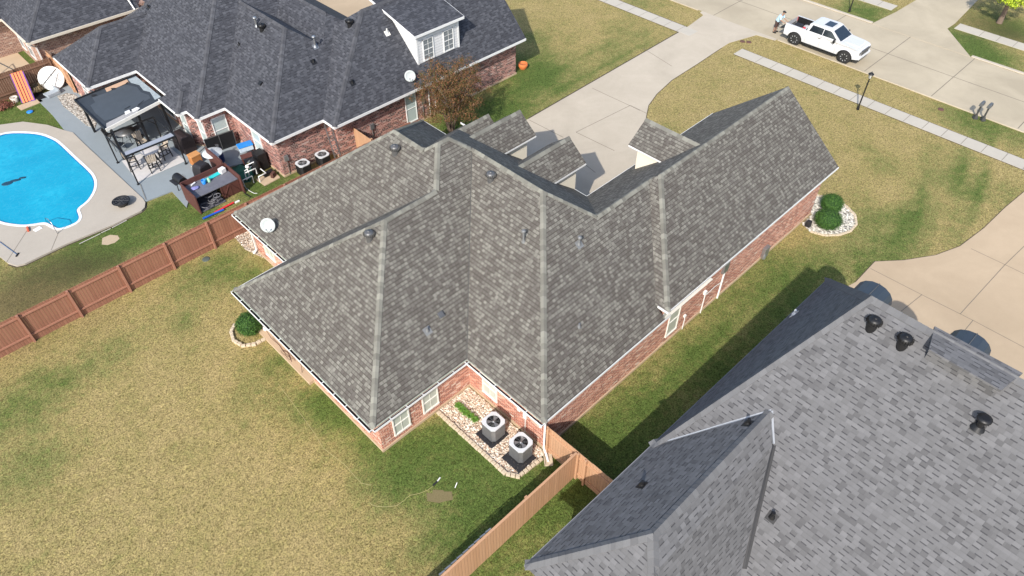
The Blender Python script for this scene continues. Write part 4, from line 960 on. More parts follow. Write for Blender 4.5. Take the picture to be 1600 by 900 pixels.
m = MB(); m.prism(wb, 0, 2.68); m.mesh([(33.595, 33.76, 2.68), (33.595, 42.09, 2.68), (33.595, 37.17, 6.5), (33.54, 33.76, 2.68), (33.54, 42.09, 2.68), (33.54, 37.17, 6.5)], [(0, 1, 2), (5, 4, 3), (0, 3, 4, 1), (1, 4, 5, 2), (2, 5, 3, 0)]); m.build('wall', M['brickB'], B, True)
m = MB(); m.prism(offset(wb, .05), 0, .12); m.build('foundation', M['found'], B, True)
fascia([((18, 33.15, 2.8), (34.0, 33.15, 2.8)), ((18, 33.15, 2.8), (18, 34.28, 2.8)), ((14.5, 34.28, 2.8), (18, 34.28, 2.8)), ((14.5, 34.28, 2.8), (14.5, 39.6, 2.8)), ((12.66, 39.6, 2.8), (15.9, 39.6, 2.8)), ((12.66, 39.6, 2.8), (12.66, 40.9, 2.8)), ((12.1, 40.9, 2.8), (12.66, 40.9, 2.8)),
        ((12.1, 40.9, 2.8), (12.1, 43.4, 2.8)), ((12.66, 43.4, 2.8), (12.66, 49.8, 2.8)), ((9.5, 47.8, 2.8), (12.66, 47.8, 2.8)), ((9.5, 47.8, 2.8), (9.5, 53.5, 2.8)), ((33.96, 33.2, 2.72), (33.96, 37.17, 6.7))], M['white'], B, h=.17)
window((14.05, 40.05, 1.3), .9, 1.75, (0, -1), B, M['white'], M['paneB'], bars=False); window((13.1, 40.55, 1.3), .75, 1.75, (-1, 0), B, M['white'], M['paneB'], bars=False)
window((12.75, 42.15, 1.3), .8, 1.75, (-1, 0), B, M['white'], M['paneB'], bars=False); window((14.95, 37.2, 1.35), .95, 1.5, (-1, 0), B, M['white'], M['paneB'], bars=False)
window((9.95, 50.6, 1.3), .9, 1.5, (-1, 0), B, M['white'], M['darkpane']); window((13.1, 45.6, 1.3), 1.6, 1.9, (-1, 0), B, M['white'], M['darkpane'], bars=False)
window((24.05, 33.75, 1.25), .82, 1.9, (0, -1), B, M['white'], M['paneB'], bars=False)
# white shed dormer
zf = lambda y: 5.79 + .24 * (y - 33.8)
m = MB(); x0, x1, y0, y1 = 25.2, 28.72, 34.08, 38.2
m.mesh([(x0, y0, 3.4), (x1, y0, 3.4), (x1, y1, 3.4), (x0, y1, 3.4), (x0, y0, zf(y0) - .1), (x1, y0, zf(y0) - .1), (x1, y1, zf(y1) - .1), (x0, y1, zf(y1) - .1)], [(0, 1, 5, 4), (1, 2, 6, 5), (2, 3, 7, 6), (3, 0, 4, 7), (4, 5, 6, 7)])
dB = m.build('dormer', M['siding'], B, True)
def sub(m_, nm, mat, par, root): o = m_.build(nm, mat, None); o.parent = par; [setattr(v, 'co', v.co - Vector(root.location)) for v in o.data.vertices]; return o
m = MB(); X0, X1, Y0, Y1 = 24.95, 28.98, 33.8, 38.4
m.mesh([(X0, Y0, zf(Y0)), (X1, Y0, zf(Y0)), (X1, Y1, zf(Y1)), (X0, Y1, zf(Y1)), (X0, Y0, zf(Y0) - .06), (X1, Y0, zf(Y0) - .06), (X1, Y1, zf(Y1) - .06), (X0, Y1, zf(Y1) - .06)], [(0, 1, 2, 3), (7, 6, 5, 4), (0, 4, 5, 1), (1, 5, 6, 2), (2, 6, 7, 3), (3, 7, 4, 0)])
sub(m, 'dormer_roof', M['shB'], dB, B)
m = MB(); m.beam((X0, Y0 - .015, zf(Y0) - .09), (X1, Y0 - .015, zf(Y0) - .09), .03, .16); m.beam((X0 - .015, Y0, zf(Y0) - .08), (X0 - .015, Y1, zf(Y1) - .08), .03, .14); m.beam((X1 + .015, Y0, zf(Y0) - .08), (X1 + .015, Y1, zf(Y1) - .08), .03, .14)
for x in (x0 + .06, x1 - .06): m.box((x, y0 - .012, 4.55), (.12, .02, 2.2))
m.box(((x0 + x1) / 2, y0 - .012, 3.56), (x1 - x0, .022, .14)); sub(m, 'trim', M['white'], dB, B)
for x in (26.12, 27.8):
    w = window((x, y0, 4.5), .8, 1.36, (0, -1), B, M['white'], M['greypane'], bars=True, cols=2, rows=2); w.parent = dB
for p in ((410, 47), (547, 40)): turbine(on(WB, *p), roofB, .2, M['black'], .42)
for px, py, h, r, mt, cp in ((401, 41, .5, .06, 'galv', True), (493, 73, .6, .06, 'galv', True), (490, 97, .2, .04, 'black', False), (551, 130, .25, .04, 'black', False), (605, 52, .3, .045, 'offwhite', False), (374, 71, .22, .04, 'black', False), (232, 12, .22, .04, 'black', False)):
    q = on(WB, px, py); pipe_vent(q, nrm(WB, q.x, q.y), roofB, h, r, mat=M[mt], cap=cp)
q = on(WB, 408, 131); n_ = nrm(WB, q.x, q.y); m = MB(); m.box(q + n_ * .06, (.25, .25, .12), M=Matrix(((0, 1, 0), n_.cross(Vector((0, 1, 0))), n_)).transposed()); m.build('box_vent', M['black'], roofB, True)
q = on(WB, 641, 127); tag(dish(q + Vector((0, -.05, .38)), (-.6, -.7, .4), B, .35, base=q), 'pale round satellite dish')
for x, z in ((25.0, 1.4), (20.9, 1.3), (15.3, 1.2)):
    m = MB(); m.box((x, 33.7 if x > 18 else 34.65, z), (.25, .12, .35)); m.tube([(x, 33.7 if x > 18 else 34.65, z), (x, 33.7 if x > 18 else 34.65, .05)], .02, 6); m.build('utility_box', M['galv'], B, True)
m = MB(); m.tube([(25.5, 33.65, 2.1), (25.5, 33.65, .05)], .03, 6); m.tube([(26.0, 33.65, 2.4), (26.0, 33.65, .5)], .035, 6); m.build('conduit', M['pvc'], B, True)
m = MB(); m.tube([(9.55, 47.85, 2.6), (9.9, 48.2, 2.2), (9.9, 48.2, .1)], .06, 4, sm=False); m.build('downspout', M['white'], B, True)

# ================================================================== HOUSE D: top left
D = thing('brick_house', 'brown brick house with cream gutters in the top left corner behind the board fence', 'house', (16, 62, 0))
WD = [Wing(9.0, 30, 56.75, 68, .7, .7, .7, .7, z=2.8)]
WD[0].pl = [(.7, 0, 2.8 - .7 * 9.0), (0, .7, 2.8 - .7 * 56.75), (-.7, 0, 2.8 + .7 * 17.3 + 3.0), (0, -.7, 2.8 + .7 * 68)]
WD = [Wing(9.0, 17.0, 56.75, 70, .7, None, .7, .7, z=2.8), Wing(6.5, 17.0, 62, 76, .7, None, .7, .7, z=2.8)]
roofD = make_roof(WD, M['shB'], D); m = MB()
cap_lines(WD, [((9.0, 56.75), (15.6, 63.35)), ((15.6, 63.37), (17, 63.37))], M['capB'], roofD, w=.14)
m.prism([(9.45, 57.25), (16.9, 57.25), (16.9, 75.5), (7, 75.5), (7, 62.5), (9.45, 62.5)], 0, 2.66); wD = m.build('wall', M['brickD'], D, True)
m = MB(); m.mesh([(17.0, 56.76, 2.8), (17.0, 70, 2.8), (17.0, 63.37, 7.43)], [(0, 1, 2)]); m.prism([(16.95, 57.2), (24, 57.2), (24, 69), (16.95, 69)], 0, 2.9); m.build('gable_wall', M['brickD'], D, True)
gm = plain('cream_gutter', (.62, .56, .46), .6)
fascia([((9.0, 56.75, 2.8), (17.1, 56.75, 2.8)), ((9.0, 56.75, 2.8), (9.0, 62, 2.8)), ((6.5, 62, 2.8), (9, 62, 2.8)), ((6.5, 62, 2.8), (6.5, 76, 2.8))], gm, D, h=.17, th=.1, name='gutter')
m = MB(); m.tube([(9.1, 56.8, 2.6), (9.45, 57.15, 2.2), (9.45, 57.15, .1)], .06, 4, sm=False); m.build('downspout', M['white'], D, True); m = MB(); m.tube([(16.6, 56.7, 2.8), (16.5, 57.6, 3.9), (16.2, 58.6, 4.4)], .06, 4, sm=False); m.build('downspout', M['white'], D, True)
window((9.45, 59.5, 1.4), 1.0, 1.6, (-1, 0), D, M['white'], M['darkpane']); window((9.45, 61.4, 1.4), .9, 1.6, (-1, 0), D, M['white'], M['darkpane'])
fence('board_fence', 'brown fence behind the leaning striped loungers and the white disc', (-16, 55.9), (9.9, 55.9), 1.8, M['fenceB'], M['postB'], -1, [x + 16 for x in (.0, 2.4, 4.8, 7.2, 9.6)])
fence('board_fence', 'light cedar fence from the charcoal house corner to the brown brick house', (9.85, 53.2), (9.85, 57.1), 1.8, M['fenceC'], M['postC'], 1, [.3, 2.7])
# ================================================================== B's back yard
def at(px, py, z=0.0): return Vector(G(px, py, z))
# damaged-roof pavilion attached to the house
t = thing('patio_pavilion', 'black framed patio pavilion with torn grey roll roofing by the charcoal roofed house', 'pavilion', (10.5, 45.2, 0))
za, zb = 2.62, 2.42
m = MB(); m.mesh([(8.55, 43.0, zb), (12.45, 43.5, za), (12.45, 47.6, za), (8.55, 47.6, zb)] + [(8.55, 43.0, zb - .1), (12.45, 43.5, za - .1), (12.45, 47.6, za - .1), (8.55, 47.6, zb - .1)], [(0, 1, 2, 3), (7, 6, 5, 4), (0, 4, 5, 1), (1, 5, 6, 2), (2, 6, 7, 3), (3, 7, 4, 0)]); m.build('roof_deck', M['pavdark'], t, True)
zp = lambda x: zb + (x - 8.55) / 3.9 * (za - zb) + .006
def patch(name, pts, mat, e=.0): m = MB(); m.face([(x, y, zp(x) + .006 + e) for x, y in pts]); return m.build(name, mat, t, True)
patch('roofing_sheet', [(8.85, 43.9), (9.6, 43.75), (10.7, 43.95), (11.9, 44.2), (12.0, 44.6), (11.8, 45.3), (11.9, 46.1), (11.55, 46.9), (10.9, 47.1), (10.2, 46.95), (9.4, 47.1), (9.3, 46.4), (8.95, 46.3), (8.8, 45.2)], M['pavgrey'])
patch('roofing_sheet', [(12.0, 43.8), (12.42, 43.85), (12.43, 47.4), (11.9, 47.45), (11.85, 46.9), (12.1, 46.2), (12.0, 45.4), (12.2, 44.9)], plain('pale_torn_roofing', (.3, .34, .35), .6, var=.4), .004)
patch('plywood_patch', [(10.3, 47.0), (11.8, 47.05), (11.85, 47.5), (10.4, 47.52)], M['plywood'], .008)
patch('roof_edge_strip', [(8.6, 43.05), (10.6, 43.3), (10.9, 43.6), (10.2, 43.75), (8.8, 43.6)], plain('mottled_grey_sheet', (.33, .32, .31), .6, var=.5, scale=9), .004)
patch('white_scrap', [(10.0, 43.55), (10.35, 43.6), (10.4, 43.95), (10.1, 43.95)], M['white'], .012); patch('white_scrap', [(10.45, 43.5), (10.95, 43.6), (10.85, 43.9), (10.5, 43.85)], M['white'], .012)
rr = random.Random(3)
for k in range(8):
    x = rr.uniform(8.9, 12.2); y = rr.choice([44.1, 46.8, 47.2]) + rr.uniform(-.2, .2); a = rr.random() * 3; l_ = rr.uniform(.15, .5); patch('torn_scrap', [(x, y), (x + l_ * math.cos(a), y + l_ * math.sin(a)), (x + l_ * math.cos(a) + .06, y + l_ * math.sin(a) + .08), (x + .05, y + .09)], M['black'], .014 + .001 * k)
m = MB(); m.beam((8.5, 42.95, zb - .02), (12.5, 43.45, za - .02), .05, .2); m.build('fascia', M['offwhite'], t, True)
m = MB(); m.beam((8.5, 47.62, zb), (12.5, 47.62, za), .08, .14); m.beam((8.5, 43, zb), (8.5, 47.6, zb), .08, .16); m.build('edge_beam', M['black'], t, True)
for x, y in ((8.8, 43.2), (8.75, 48.0 - .5), (12.2, 43.6), (10.6, 43.35)):
    m = MB(); m.box((x, y, 1.2), (.14, .14, 2.4)); m.build('post', M['black'], t, True)
# second open frame with a pale awning strip
t = thing('pergola_frame', 'open black metal frame with a thin pale awning over the bar table', 'pergola', (9.8, 41.5, 0))
P4 = [(8.3, 40.1), (11.3, 40.05), (11.3, 43.0), (8.36, 43.1)]; zt = 2.05
for x, y in P4:
    m = MB(); m.box((x, y, zt / 2 + .03), (.07, .07, zt)); m.box((x, y, .07), (.16, .16, .02)); m.build('post', M['black'], t, True)
m = MB()
for i in range(4): a, b = P4[i], P4[(i + 1) % 4]; m.beam((*a, zt), (*b, zt), .06, .08)
m.beam((*P4[0], zt), (8.8, 43.2, 2.35), .04, .05); m.beam((*P4[1], zt), (11.9, 43.5, 2.4), .04, .05); m.beam((9.8, 40.1, zt), (10.3, 43.2, zt), .03, .04)
for (x, y), (dx, dy) in zip(P4, ((1, 1), (-1, 1), (-1, -1), (1, -1))):
    m.beam((x, y, 1.55), (x + dx * .45, y, zt), .03, .04); m.beam((x, y, 1.55), (x, y + dy * .45, zt), .03, .04)
m.build('top_frame', M['black'], t, True)
m = MB(); m.box((9.8, 40.32, zt + .02), (2.9, .40, .02)); m.build('awning_strip', plain('pale_grey_awning', (.28, .3, .34), .7), t, True)
# rug, bar table, chairs
t_ = sheet('outdoor_rug', [(8.4, 40.35), (11.4, 40.35), (11.4, 43.0), (8.6, 43.1)], .075, M['rug'], .012, kind=None); tag(t_, 'pale grey rug under the round bar table', 'rug')
t = thing('bar_table', 'round pale bar table on the outdoor rug', 'table', (9.95, 41.35, .075)); m = MB(); m.lathe((0, 0, 0), [(.52, .98), (.55, 1.0), (.55, 1.03), (.52, 1.04), (0.001, 1.04)], 28); m.build('tabletop', M['table'], t)
for a in range(4): m = MB(); th = a * 1.571 + .78; m.beam((math.cos(th) * .4, math.sin(th) * .4, 0), (math.cos(th) * .12, math.sin(th) * .12, .98), .07, .07); m.build('leg', M['black'], t)
def bar_chair(loc, rz, label, low=False):
    r = thing('bar_chair', label, 'chair', loc, rz, 'tan slatted patio chairs'); sh = .38 if low else .72; w = .5
    m = MB(); 
    for k in range(5): m.box((-.2 + k * .1, 0, sh), (.085, w, .03))
    m.build('seat', M['tanplas'], r)
    m = MB()
    for k in range(5): y = -.2 + k * .1; m.beam((-.24, y, sh + .02), (-.36, y * 1.25, sh + .58 - abs(k - 2) * .03), .085, .02)
    m.build('backrest', M['tanplas'], r)
    for sx in (-1, 1):
        for sy in (-1, 1): m = MB(); m.beam((sx * .28, sy * .26, 0), (sx * .21, sy * .24, sh + (.24 if True else 0)), .05, .05); m.build('leg', M['black'], r)
    for sy in (-1, 1):
        m = MB(); m.box((-.02, sy * .27, sh + .25), (.56, .09, .03)); m.build('armrest', M['black'], r)
        m = MB(); m.beam((-.25, sy * .25, sh * .45), (.25, sy * .25, sh * .45), .03, .05); m.build('stretcher', M['black'], r)
    for sx, q in ((.26, .35), (-.26, .5)): m = MB(); m.beam((sx, -.25, sh * q), (sx, .25, sh * q), .03, .05); m.build('stretcher', M['black'], r)
    return r
M['tanplas'] = plain('tan_plastic_slat', (.5, .42, .33), .6)
bar_chair((9.65, 40.75, .075), R_(80), 'tan slatted bar chair nearest the lawn, its back to the pool corner')
bar_chair((8.85, 41.75, .075), R_(-15), 'tan slatted bar chair on the pool side of the round table')
bar_chair((10.75, 41.55, .075), R_(190), 'tan slatted bar chair on the house side of the round table')
bar_chair((10.3, 43.7, .06), R_(-80), 'low tan slatted chair under the pavilion edge', True)
# things under the pavilion
t = thing('patio_table', 'dark round mesh patio table under the pavilion', 'table', (9.9, 44.9, .06)); m = MB(); m.lathe((0, 0, 0), [(.6, .7), (.62, .72), (0.001, .72)], 24); m.build('tabletop', M['dkgalv'], t); m = MB(); [m.tube([(math.cos(a) * .45, math.sin(a) * .45, 0), (math.cos(a) * .2, math.sin(a) * .2, .7)], .02, 6) for a in (0, 1.57, 3.14, 4.71)]; m.build('leg_frame', M['black'], t)
for k, (x, y, a) in enumerate(((9.1, 44.3, .6), (9.2, 45.7, -.6), (10.8, 45.4, 3.4))):
    t = thing('mesh_chair', ['dark mesh chair under the pavilion nearest the pool', 'dark mesh chair under the pavilion on the far side of the table', 'dark mesh chair under the pavilion beside the house wall'][k], 'chair', (x, y, .06), a, 'dark mesh patio chairs')
    m = MB(); m.box((0, 0, .42), (.5, .5, .03)); m.build('seat', M['dkgalv'], t); m = MB(); m.beam((-.25, 0, .44), (-.38, 0, .95), .5, .03); m.build('backrest', M['dkgalv'], t)
    for sx in (-1, 1):
        for sy in (-1, 1): m = MB(); m.tube([(sx * .22, sy * .22, 0), (sx * .22, sy * .22, .42)], .015, 6); m.build('leg', M['black'], t)
def covered(name, label, loc, rz, d, mat, cat='grill', handle=False, wheels=False):
    r = thing(name, label, cat, loc, rz); m = MB(); w, l, h = d
    m.mesh([(x * w / 2 * k, y * l / 2 * k2, z * h) for z, k, k2 in ((.0, 1, 1), (.62, .96, .98), (.9, .8, .9), (1.0, .5, .75)) for x, y in ((-1, -1), (1, -1), (1, 1), (-1, 1))], [(4 * i + j, 4 * i + (j + 1) % 4, 4 * i + 4 + (j + 1) % 4, 4 * i + 4 + j) for i in range(3) for j in range(4)] + [(12, 13, 14, 15)])
    m.build('cover', mat, r, bevel=.04); return r
covered('covered_grill', 'grill under a dark brown vinyl cover beside the bay window', (12.1, 41.6, .06), R_(5), (.85, 1.3, 1.15), plain('dark_brown_cover', (.025, .016, .016), .55, var=.3))
covered('covered_grill', 'rounded grill under a black cover beside the white round table', (*G(322, 281)[:2], .06), R_(15), (.9, .75, 1.15), M['blackcloth'])
t = thing('storage_crate', 'varnished wooden box beside the black covered grill', 'box', (*G(308, 256)[:2], .06), R_(5)); m = MB(); m.box((0, 0, .3), (.62, .5, .6)); m.build('body', M['wood'], t, bevel=.02); m = MB(); m.box((0, 0, .63), (.66, .54, .06)); m.build('lid', plain('light_wood_lid', (.5, .24, .09), .5), t, bevel=.015)
m = MB(); m.mesh([(x, y, z) for x, y, z in ((-.3, -.25, 0), (.3, -.25, 0), (.3, .25, 0), (-.3, .25, 0))], [(0, 1, 2, 3)])
rp = gp([(300, 262), (312, 256), (322, 256), (318, 268), (308, 272)]); pebbles('white_rocks', rp, 160, .07, M['rockw'], 'small heap of white rocks in front of the wooden box', (.04, .08), 12)
# kettle style black grill
t = thing('barbecue_grill', 'black barrel barbecue grill on a wheeled cart at the end of the red-brown bar', 'grill', (*G(289, 300)[:2], .06), R_(95))
m = MB(); m.tube([(-.38, 0, .85), (.38, 0, .85)], .27, 16); m.build('barrel', M['black'], t, bevel=.02); m = MB(); [m.beam((sx * .3, sy * .2, 0), (sx * .28, sy * .15, .75), .04, .04) for sx in (-1, 1) for sy in (-1, 1)]; m.build('leg_frame', M['black'], t); m = MB(); m.box((0, .38, .85), (.7, .2, .03)); m.build('side_shelf', M['blackpl'], t)
m = MB(); m.tube([(-.2, -.3, .95), (.2, -.3, .95)], .015, 6); m.build('handle', M['galv'], t)
# red-brown bar
t = thing('outdoor_bar', 'red-brown painted outdoor bar with grey counter facing the board fence', 'bar', (10.9, 36.2, 0))
m = MB(); m.box((11.05, 36.75, .62), (2.75, .06, 1.24)); m.box((9.65, 35.85, .62), (.06, 1.8, 1.24)); m.box((12.42, 35.85, .62), (.06, 1.8, 1.24)); m.box((12.3, 37.7, .75), (.08, 1.9, 1.4)); m.build('back_panel', M['redbrown'], t, True)
m = MB(); m.box((11.03, 35.98, .9), (2.66, 1.46, .05)); m.build('counter_top', M['counter'], t, True)
m = MB(); m.box((11.8, 35.3, .44), (1.15, .05, .84)); [m.box((x, 35.27, .44), (.07, .03, .84)) for x in (11.27, 11.8, 12.33)]; m.beam((11.3, 35.26, .1), (11.77, 35.26, .8), .03, .06); m.beam((11.83, 35.26, .8), (12.3, 35.26, .1), .03, .06); m.build('cabinet_door', M['redbrown'], t, True)
m = MB(); m.box((10.45, 35.7, .06), (1.5, 1.4, .05)); m.build('shelf', M['counter'], t, True)
rr = random.Random(5)
def simple(name, label, cat, loc, mat, fn, rz=0, group=None, bevel=.01):
    m = MB(); fn(m); o = m.build(name, mat, bevel=bevel); tag(o, label, cat, group); o.location = loc; o.rotation_euler = (0, 0, rz); return o
simple('float_board', 'turquoise plastic board lying on the bar counter', 'board', (11.35, 36.4, .94), M['turq'], lambda m: m.box((0, 0, .02), (1.15, .28, .04)), R_(8))
simple('cooler', 'small white and teal cooler on the far end of the counter', 'cooler', (12.05, 36.4, .93), M['pvc'], lambda m: m.box((0, 0, .15), (.36, .3, .3)), R_(12), bevel=.03)
t = thing('bucket', 'bright blue bucket on the bar counter', 'bucket', (10.75, 36.15, .93)); m = MB(); m.lathe((0, 0, 0), [(.10, 0), (.14, .26), (.12, .26), (.09, .03), (0.001, .03)], 18); m.build('pail', M['blue'], t)
simple('jug', 'pale green jug between the blue bucket and turquoise board', 'jug', (11.05, 36.15, .93), plain('pale_green_plastic', (.35, .6, .4), .4), lambda m: m.lathe((0, 0, 0), [(.09, 0), (.1, .15), (.05, .22), (.04, .26), (0.001, .27)], 14), bevel=0)
simple('towel', 'crumpled pale purple cloth at the pool end of the counter', 'cloth', (10.15, 36.1, .93), plain('lilac_cloth', (.25, .25, .5), .9), lambda m: m.blob((0, 0, .03), (.22, .16, .05), 10, .3, seed=2), bevel=0)
simple('white_tube', 'short white tube lying at the back of the counter', 'tube', (10.25, 36.5, .95), M['pvc'], lambda m: m.tube([(-.15, 0, .04), (.15, 0, .04)], .05, 10), R_(20), bevel=0)
def coils(m):
    for k in range(9):
        c = (rr.uniform(-.5, .5), rr.uniform(-.3, .3)); r_ = rr.uniform(.12, .28); z = rr.uniform(.05, .4); ax = rr.uniform(-.3, .3)
        m.tube([(c[0] + r_ * math.cos(a), c[1] + r_ * math.sin(a), z + ax * r_ * math.cos(a) + .1) for a in np.linspace(0, 6.28, 18)], .028, 6)
simple('pool_hose', 'tangle of black and white pool hose stuffed under the counter', 'hose', (10.45, 35.4, .1), plain('black_white_hose', (.12, .12, .13), .5, var=.95, scale=7), coils, bevel=0)
simple('pool_noodle', 'red foam pool noodle on the ground in front of the bar', 'pool noodle', (*G(351, 326)[:2], .06), M['red'], lambda m: m.tube([(-.62, 0, .03), (.62, 0, .03)], .055, 10), R_(3), 'pool noodles', 0)
simple('pool_noodle', 'blue foam pool noodle lying closest to the board fence', 'pool noodle', (*G(334, 336)[:2], .06), M['royal'], lambda m: m.tube([(-.62, -.03, .02), (0, 0, .02), (.62, 0, .02)], .06, 10), R_(-5), 'pool noodles', 0)
simple('white_block', 'small white block in the grass by the red noodle', 'block', G(371, 316), M['pvc'], lambda m: m.box((0, 0, .04), (.3, .1, .08)))
t = thing('side_table', 'white round table top behind the bar screen', 'table', (*G(340, 262)[:2], .06)); m = MB(); m.lathe((0, 0, 0), [(.58, 1.0), (.6, 1.03), (.58, 1.05), (.05, 1.055), (0.001, 1.055)], 28); m.build('tabletop', plain('weathered_white_top', (.55, .58, .58), .5, var=.15), t); m = MB(); m.tube([(0, 0, 0), (0, 0, 1.0)], .05, 8); m.lathe((0, 0, 0), [(.3, 0), (.28, .05), (.06, .08)], 16); m.build('pedestal', M['dkgalv'], t)
t = thing('black_screen', 'black lattice screen leaning below the tall window of the charcoal roofed house', 'screen', (13.7, 40.0, .05), R_(-8)); m = MB(); m.box((0, -.15, .55), (1.8, .04, 1.1)); m.build('panel', M['black'], t); m = MB(); m.beam((-.9, -.18, 1.1), (.9, -.18, 1.1), .05, .05); [m.beam((x, -.18, 0), (x, -.18, 1.1), .04, .04) for x in (-.9, 0, .9)]; m.build('frame', M['dkgalv'], t)
t = thing('golf_bag', 'black and blue golf bag standing by the black screen', 'golf bag', (13.05, 38.75, .05)); m = MB(); m.tube([(0, 0, 0), (.05, .1, .85)], .16, 12); m.build('bag', plain('navy_cloth', (.015, .03, .12), .7), t); m = MB(); [m.tube([(.05, .1, .8), (.05 + rr.uniform(-.12, .12), .12 + rr.uniform(-.1, .1), 1.15)], .012, 5) for _ in range(7)]; m.build('clubs', M['chrome'], t)
simple('folded_chair', 'blue and black folded chair under the white round table', 'chair', (*G(354, 272)[:2], .05), M['blue'], lambda m: (m.box((0, 0, .3), (.5, .08, .5)), m.beam((-.3, .1, 0), (.3, .1, .6), .03, .03)), R_(-30))
t = thing('storage_tote', 'clear tote with bright blue lid on a brown bench by the brick wall', 'storage box', (*G(388, 244)[:2], .5), R_(-12)); m = MB(); m.box((0, 0, .17), (.85, .5, .34)); m.build('tub', plain('clear_plastic_tub', (.5, .6, .68), .3), t, bevel=.03); m = MB(); m.box((0, 0, .36), (.92, .57, .07)); m.build('lid', M['blue'], t, bevel=.03)
simple('brown_bench', 'low brown bench under the blue lidded tote', 'bench', (*G(392, 252)[:2], .0), M['redbrown'], lambda m: (m.box((0, 0, .47), (1.0, .5, .05)), m.box((-.45, 0, .22), (.05, .45, .45)), m.box((.45, 0, .22), (.05, .45, .45))), R_(-12))
t = thing('pool_pump', 'white pool pump pipes and black filter on a pad by the brick corner', 'pool equipment', (*G(400, 280)[:2], .05), R_(0))
m = MB()
for pth in ([(-.9, -.3, 0), (-.9, -.3, .5), (-.3, -.3, .5), (-.3, -.3, 0)], [(-.5, .1, .1), (-.5, .1, .6), (.2, .1, .6), (.2, .1, .2)], [(0, -.5, 0), (0, -.5, .4), (.5, -.5, .4), (.5, .1, .4)], [(-.4, .3, .6), (.4, .5, .6)], [(-.2, .3, .2), (-.2, .3, .9), (.3, .3, .9)]): m.tube(pth, .035, 8)
m.build('pipes', M['pvc'], t); m = MB(); m.lathe((.4, .5, 0), [(.27, 0), (.29, .1), (.29, .75), (.2, .9), (.05, .95), (0.001, .96)], 18); m.build('filter_tank', M['black'], t); m = MB(); m.tube([(.55, -.25, .18), (1.05, -.2, .18)], .13, 12); m.box((.7, -.22, .05), (.5, .25, .08)); m.build('pump_motor', M['black'], t)
m = MB(); m.blob((-.15, .35, .75), .12, 8, .2); m.build('valve', M['pvc'], t)
simple('heater_box', 'tall black pool heater beside the brick wall', 'heater', (*G(411, 262)[:2], .05), M['black'], lambda m: m.box((0, 0, .55), (.6, .7, 1.1)), 0, bevel=.03)
simple('brown_box', 'small brown tilted box on the pad by the house corner', 'box', (*G(428, 277)[:2], .05), plain('brown_bag', (.09, .04, .03), .8), lambda m: m.box((0, 0, .15), (.35, .2, .3)), R_(30))
simple('green_netting', 'crumpled dark green netting on the ground behind the bar', 'netting', (*G(378, 272)[:2], .01), M['green_tarp'], lambda m: m.blob((0, 0, .02), (.7, .9, .1), 12, .35, seed=7), bevel=0)
m = MB(); m.tube([at(a, b, .03) for a, b in ((365, 275), (372, 283), (380, 290), (388, 297), (397, 302), (402, 302))], .015, 6); tag(m.build('garden_hose', M['pvc']), 'thin white hose curving over the grass behind the bar', 'hose')
m = MB(); m.tube([at(a, b, .03) for a, b in ((366, 283), (376, 295), (384, 303), (392, 308))], .03, 6); tag(m.build('garden_hose', M['black']), 'dark thick hose lying beside the end of the bar', 'hose')
# ladder, AC units
t = thing('step_ladder', 'grey aluminium ladder leaning on the brick wall under the eave', 'ladder', (18.15, 34.05, 0)); 
for s_ in (-1, 1): m = MB(); m.beam((s_ * .2, -.45, 0), (s_ * .2, .1, 2.55), .03, .07); m.build('side_rail', M['galv'], t)
for k in range(8): z = .3 + k * .29; y = -.45 + .55 * z / 2.55; m = MB(); m.beam((-.2, y, z), (.2, y, z), .05, .03); m.build('rung', M['galv'], t)
ac_unit((16.0, 34.15, .05), .72, 'dark air conditioning unit nearest the corner of the charcoal roofed house', M['blackpl'], .7); ac_unit((17.35, 34.1, .05), .72, 'dark air conditioning unit beside the ladder of the charcoal roofed house', M['blackpl'], .7)
t = thing('flower_pot', 'orange pot at the front corner of the brick wall with the dormer', 'pot', (*G(817, 107)[:2], 0)); m = MB(); m.lathe((0, 0, 0), [(.22, 0), (.36, .25), (.33, .42), (.28, .42), (.28, .36), (0.001, .36)], 20); m.build('bowl', M['orange'], t)
# fire pit, poles, ladder, pool things
t = thing('fire_pit', 'round black fire pit bowl on the pool deck', 'fire pit', (*G(193, 322)[:2], .1)); m = MB(); m.lathe((0, 0, 0), [(.28, 0), (.3, .1), (.46, .26), (.5, .3), (.48, .31), (.42, .27), (0.001, .22)], 28); m.build('bowl', M['black'], t)
m = MB(); [m.tube([(.4 * rr2 * math.cos(a), .4 * rr2 * math.sin(a), .31) for a in np.linspace(0, 6.28, 20)], .008, 4) for rr2 in (.4, .7, 1.0)]; [m.tube([(-.44 * math.cos(a), -.44 * math.sin(a), .31), (.44 * math.cos(a), .44 * math.sin(a), .31)], .008, 4) for a in (0, .8, 1.6, 2.4)]; m.build('grate', M['dkgalv'], t)
m = MB(); m.tube([at(124, 381, .03), at(157, 365, .03)], .022, 6); m.tube([at(158, 364, .03), at(173, 357, .03)], .022, 6); m.tube([at(175, 356, .03), at(198, 344, .03)], .022, 6); tag(m.build('pvc_pipe', plain('weathered_pipe', (.5, .47, .42), .7)), 'long pale pipe lying on the grass along the pool deck', 'pipe')
t = thing('handrail', 'thin metal handrail over the pool step', 'handrail', at(90, 365, .1)); b = Vector(G(78, 342, .35)); a = Vector(t.location)
m = MB(); d = Vector(G(76, 350, .1)) - a; m.tube([(0, 0, 0), (0, 0, .75), (d.x * .3, d.y * .3, .8), (d.x, d.y, .45), (d.x * 1.3, d.y * 1.3, -.03)], .022, 8); m.build('rail', M['chrome'], t)
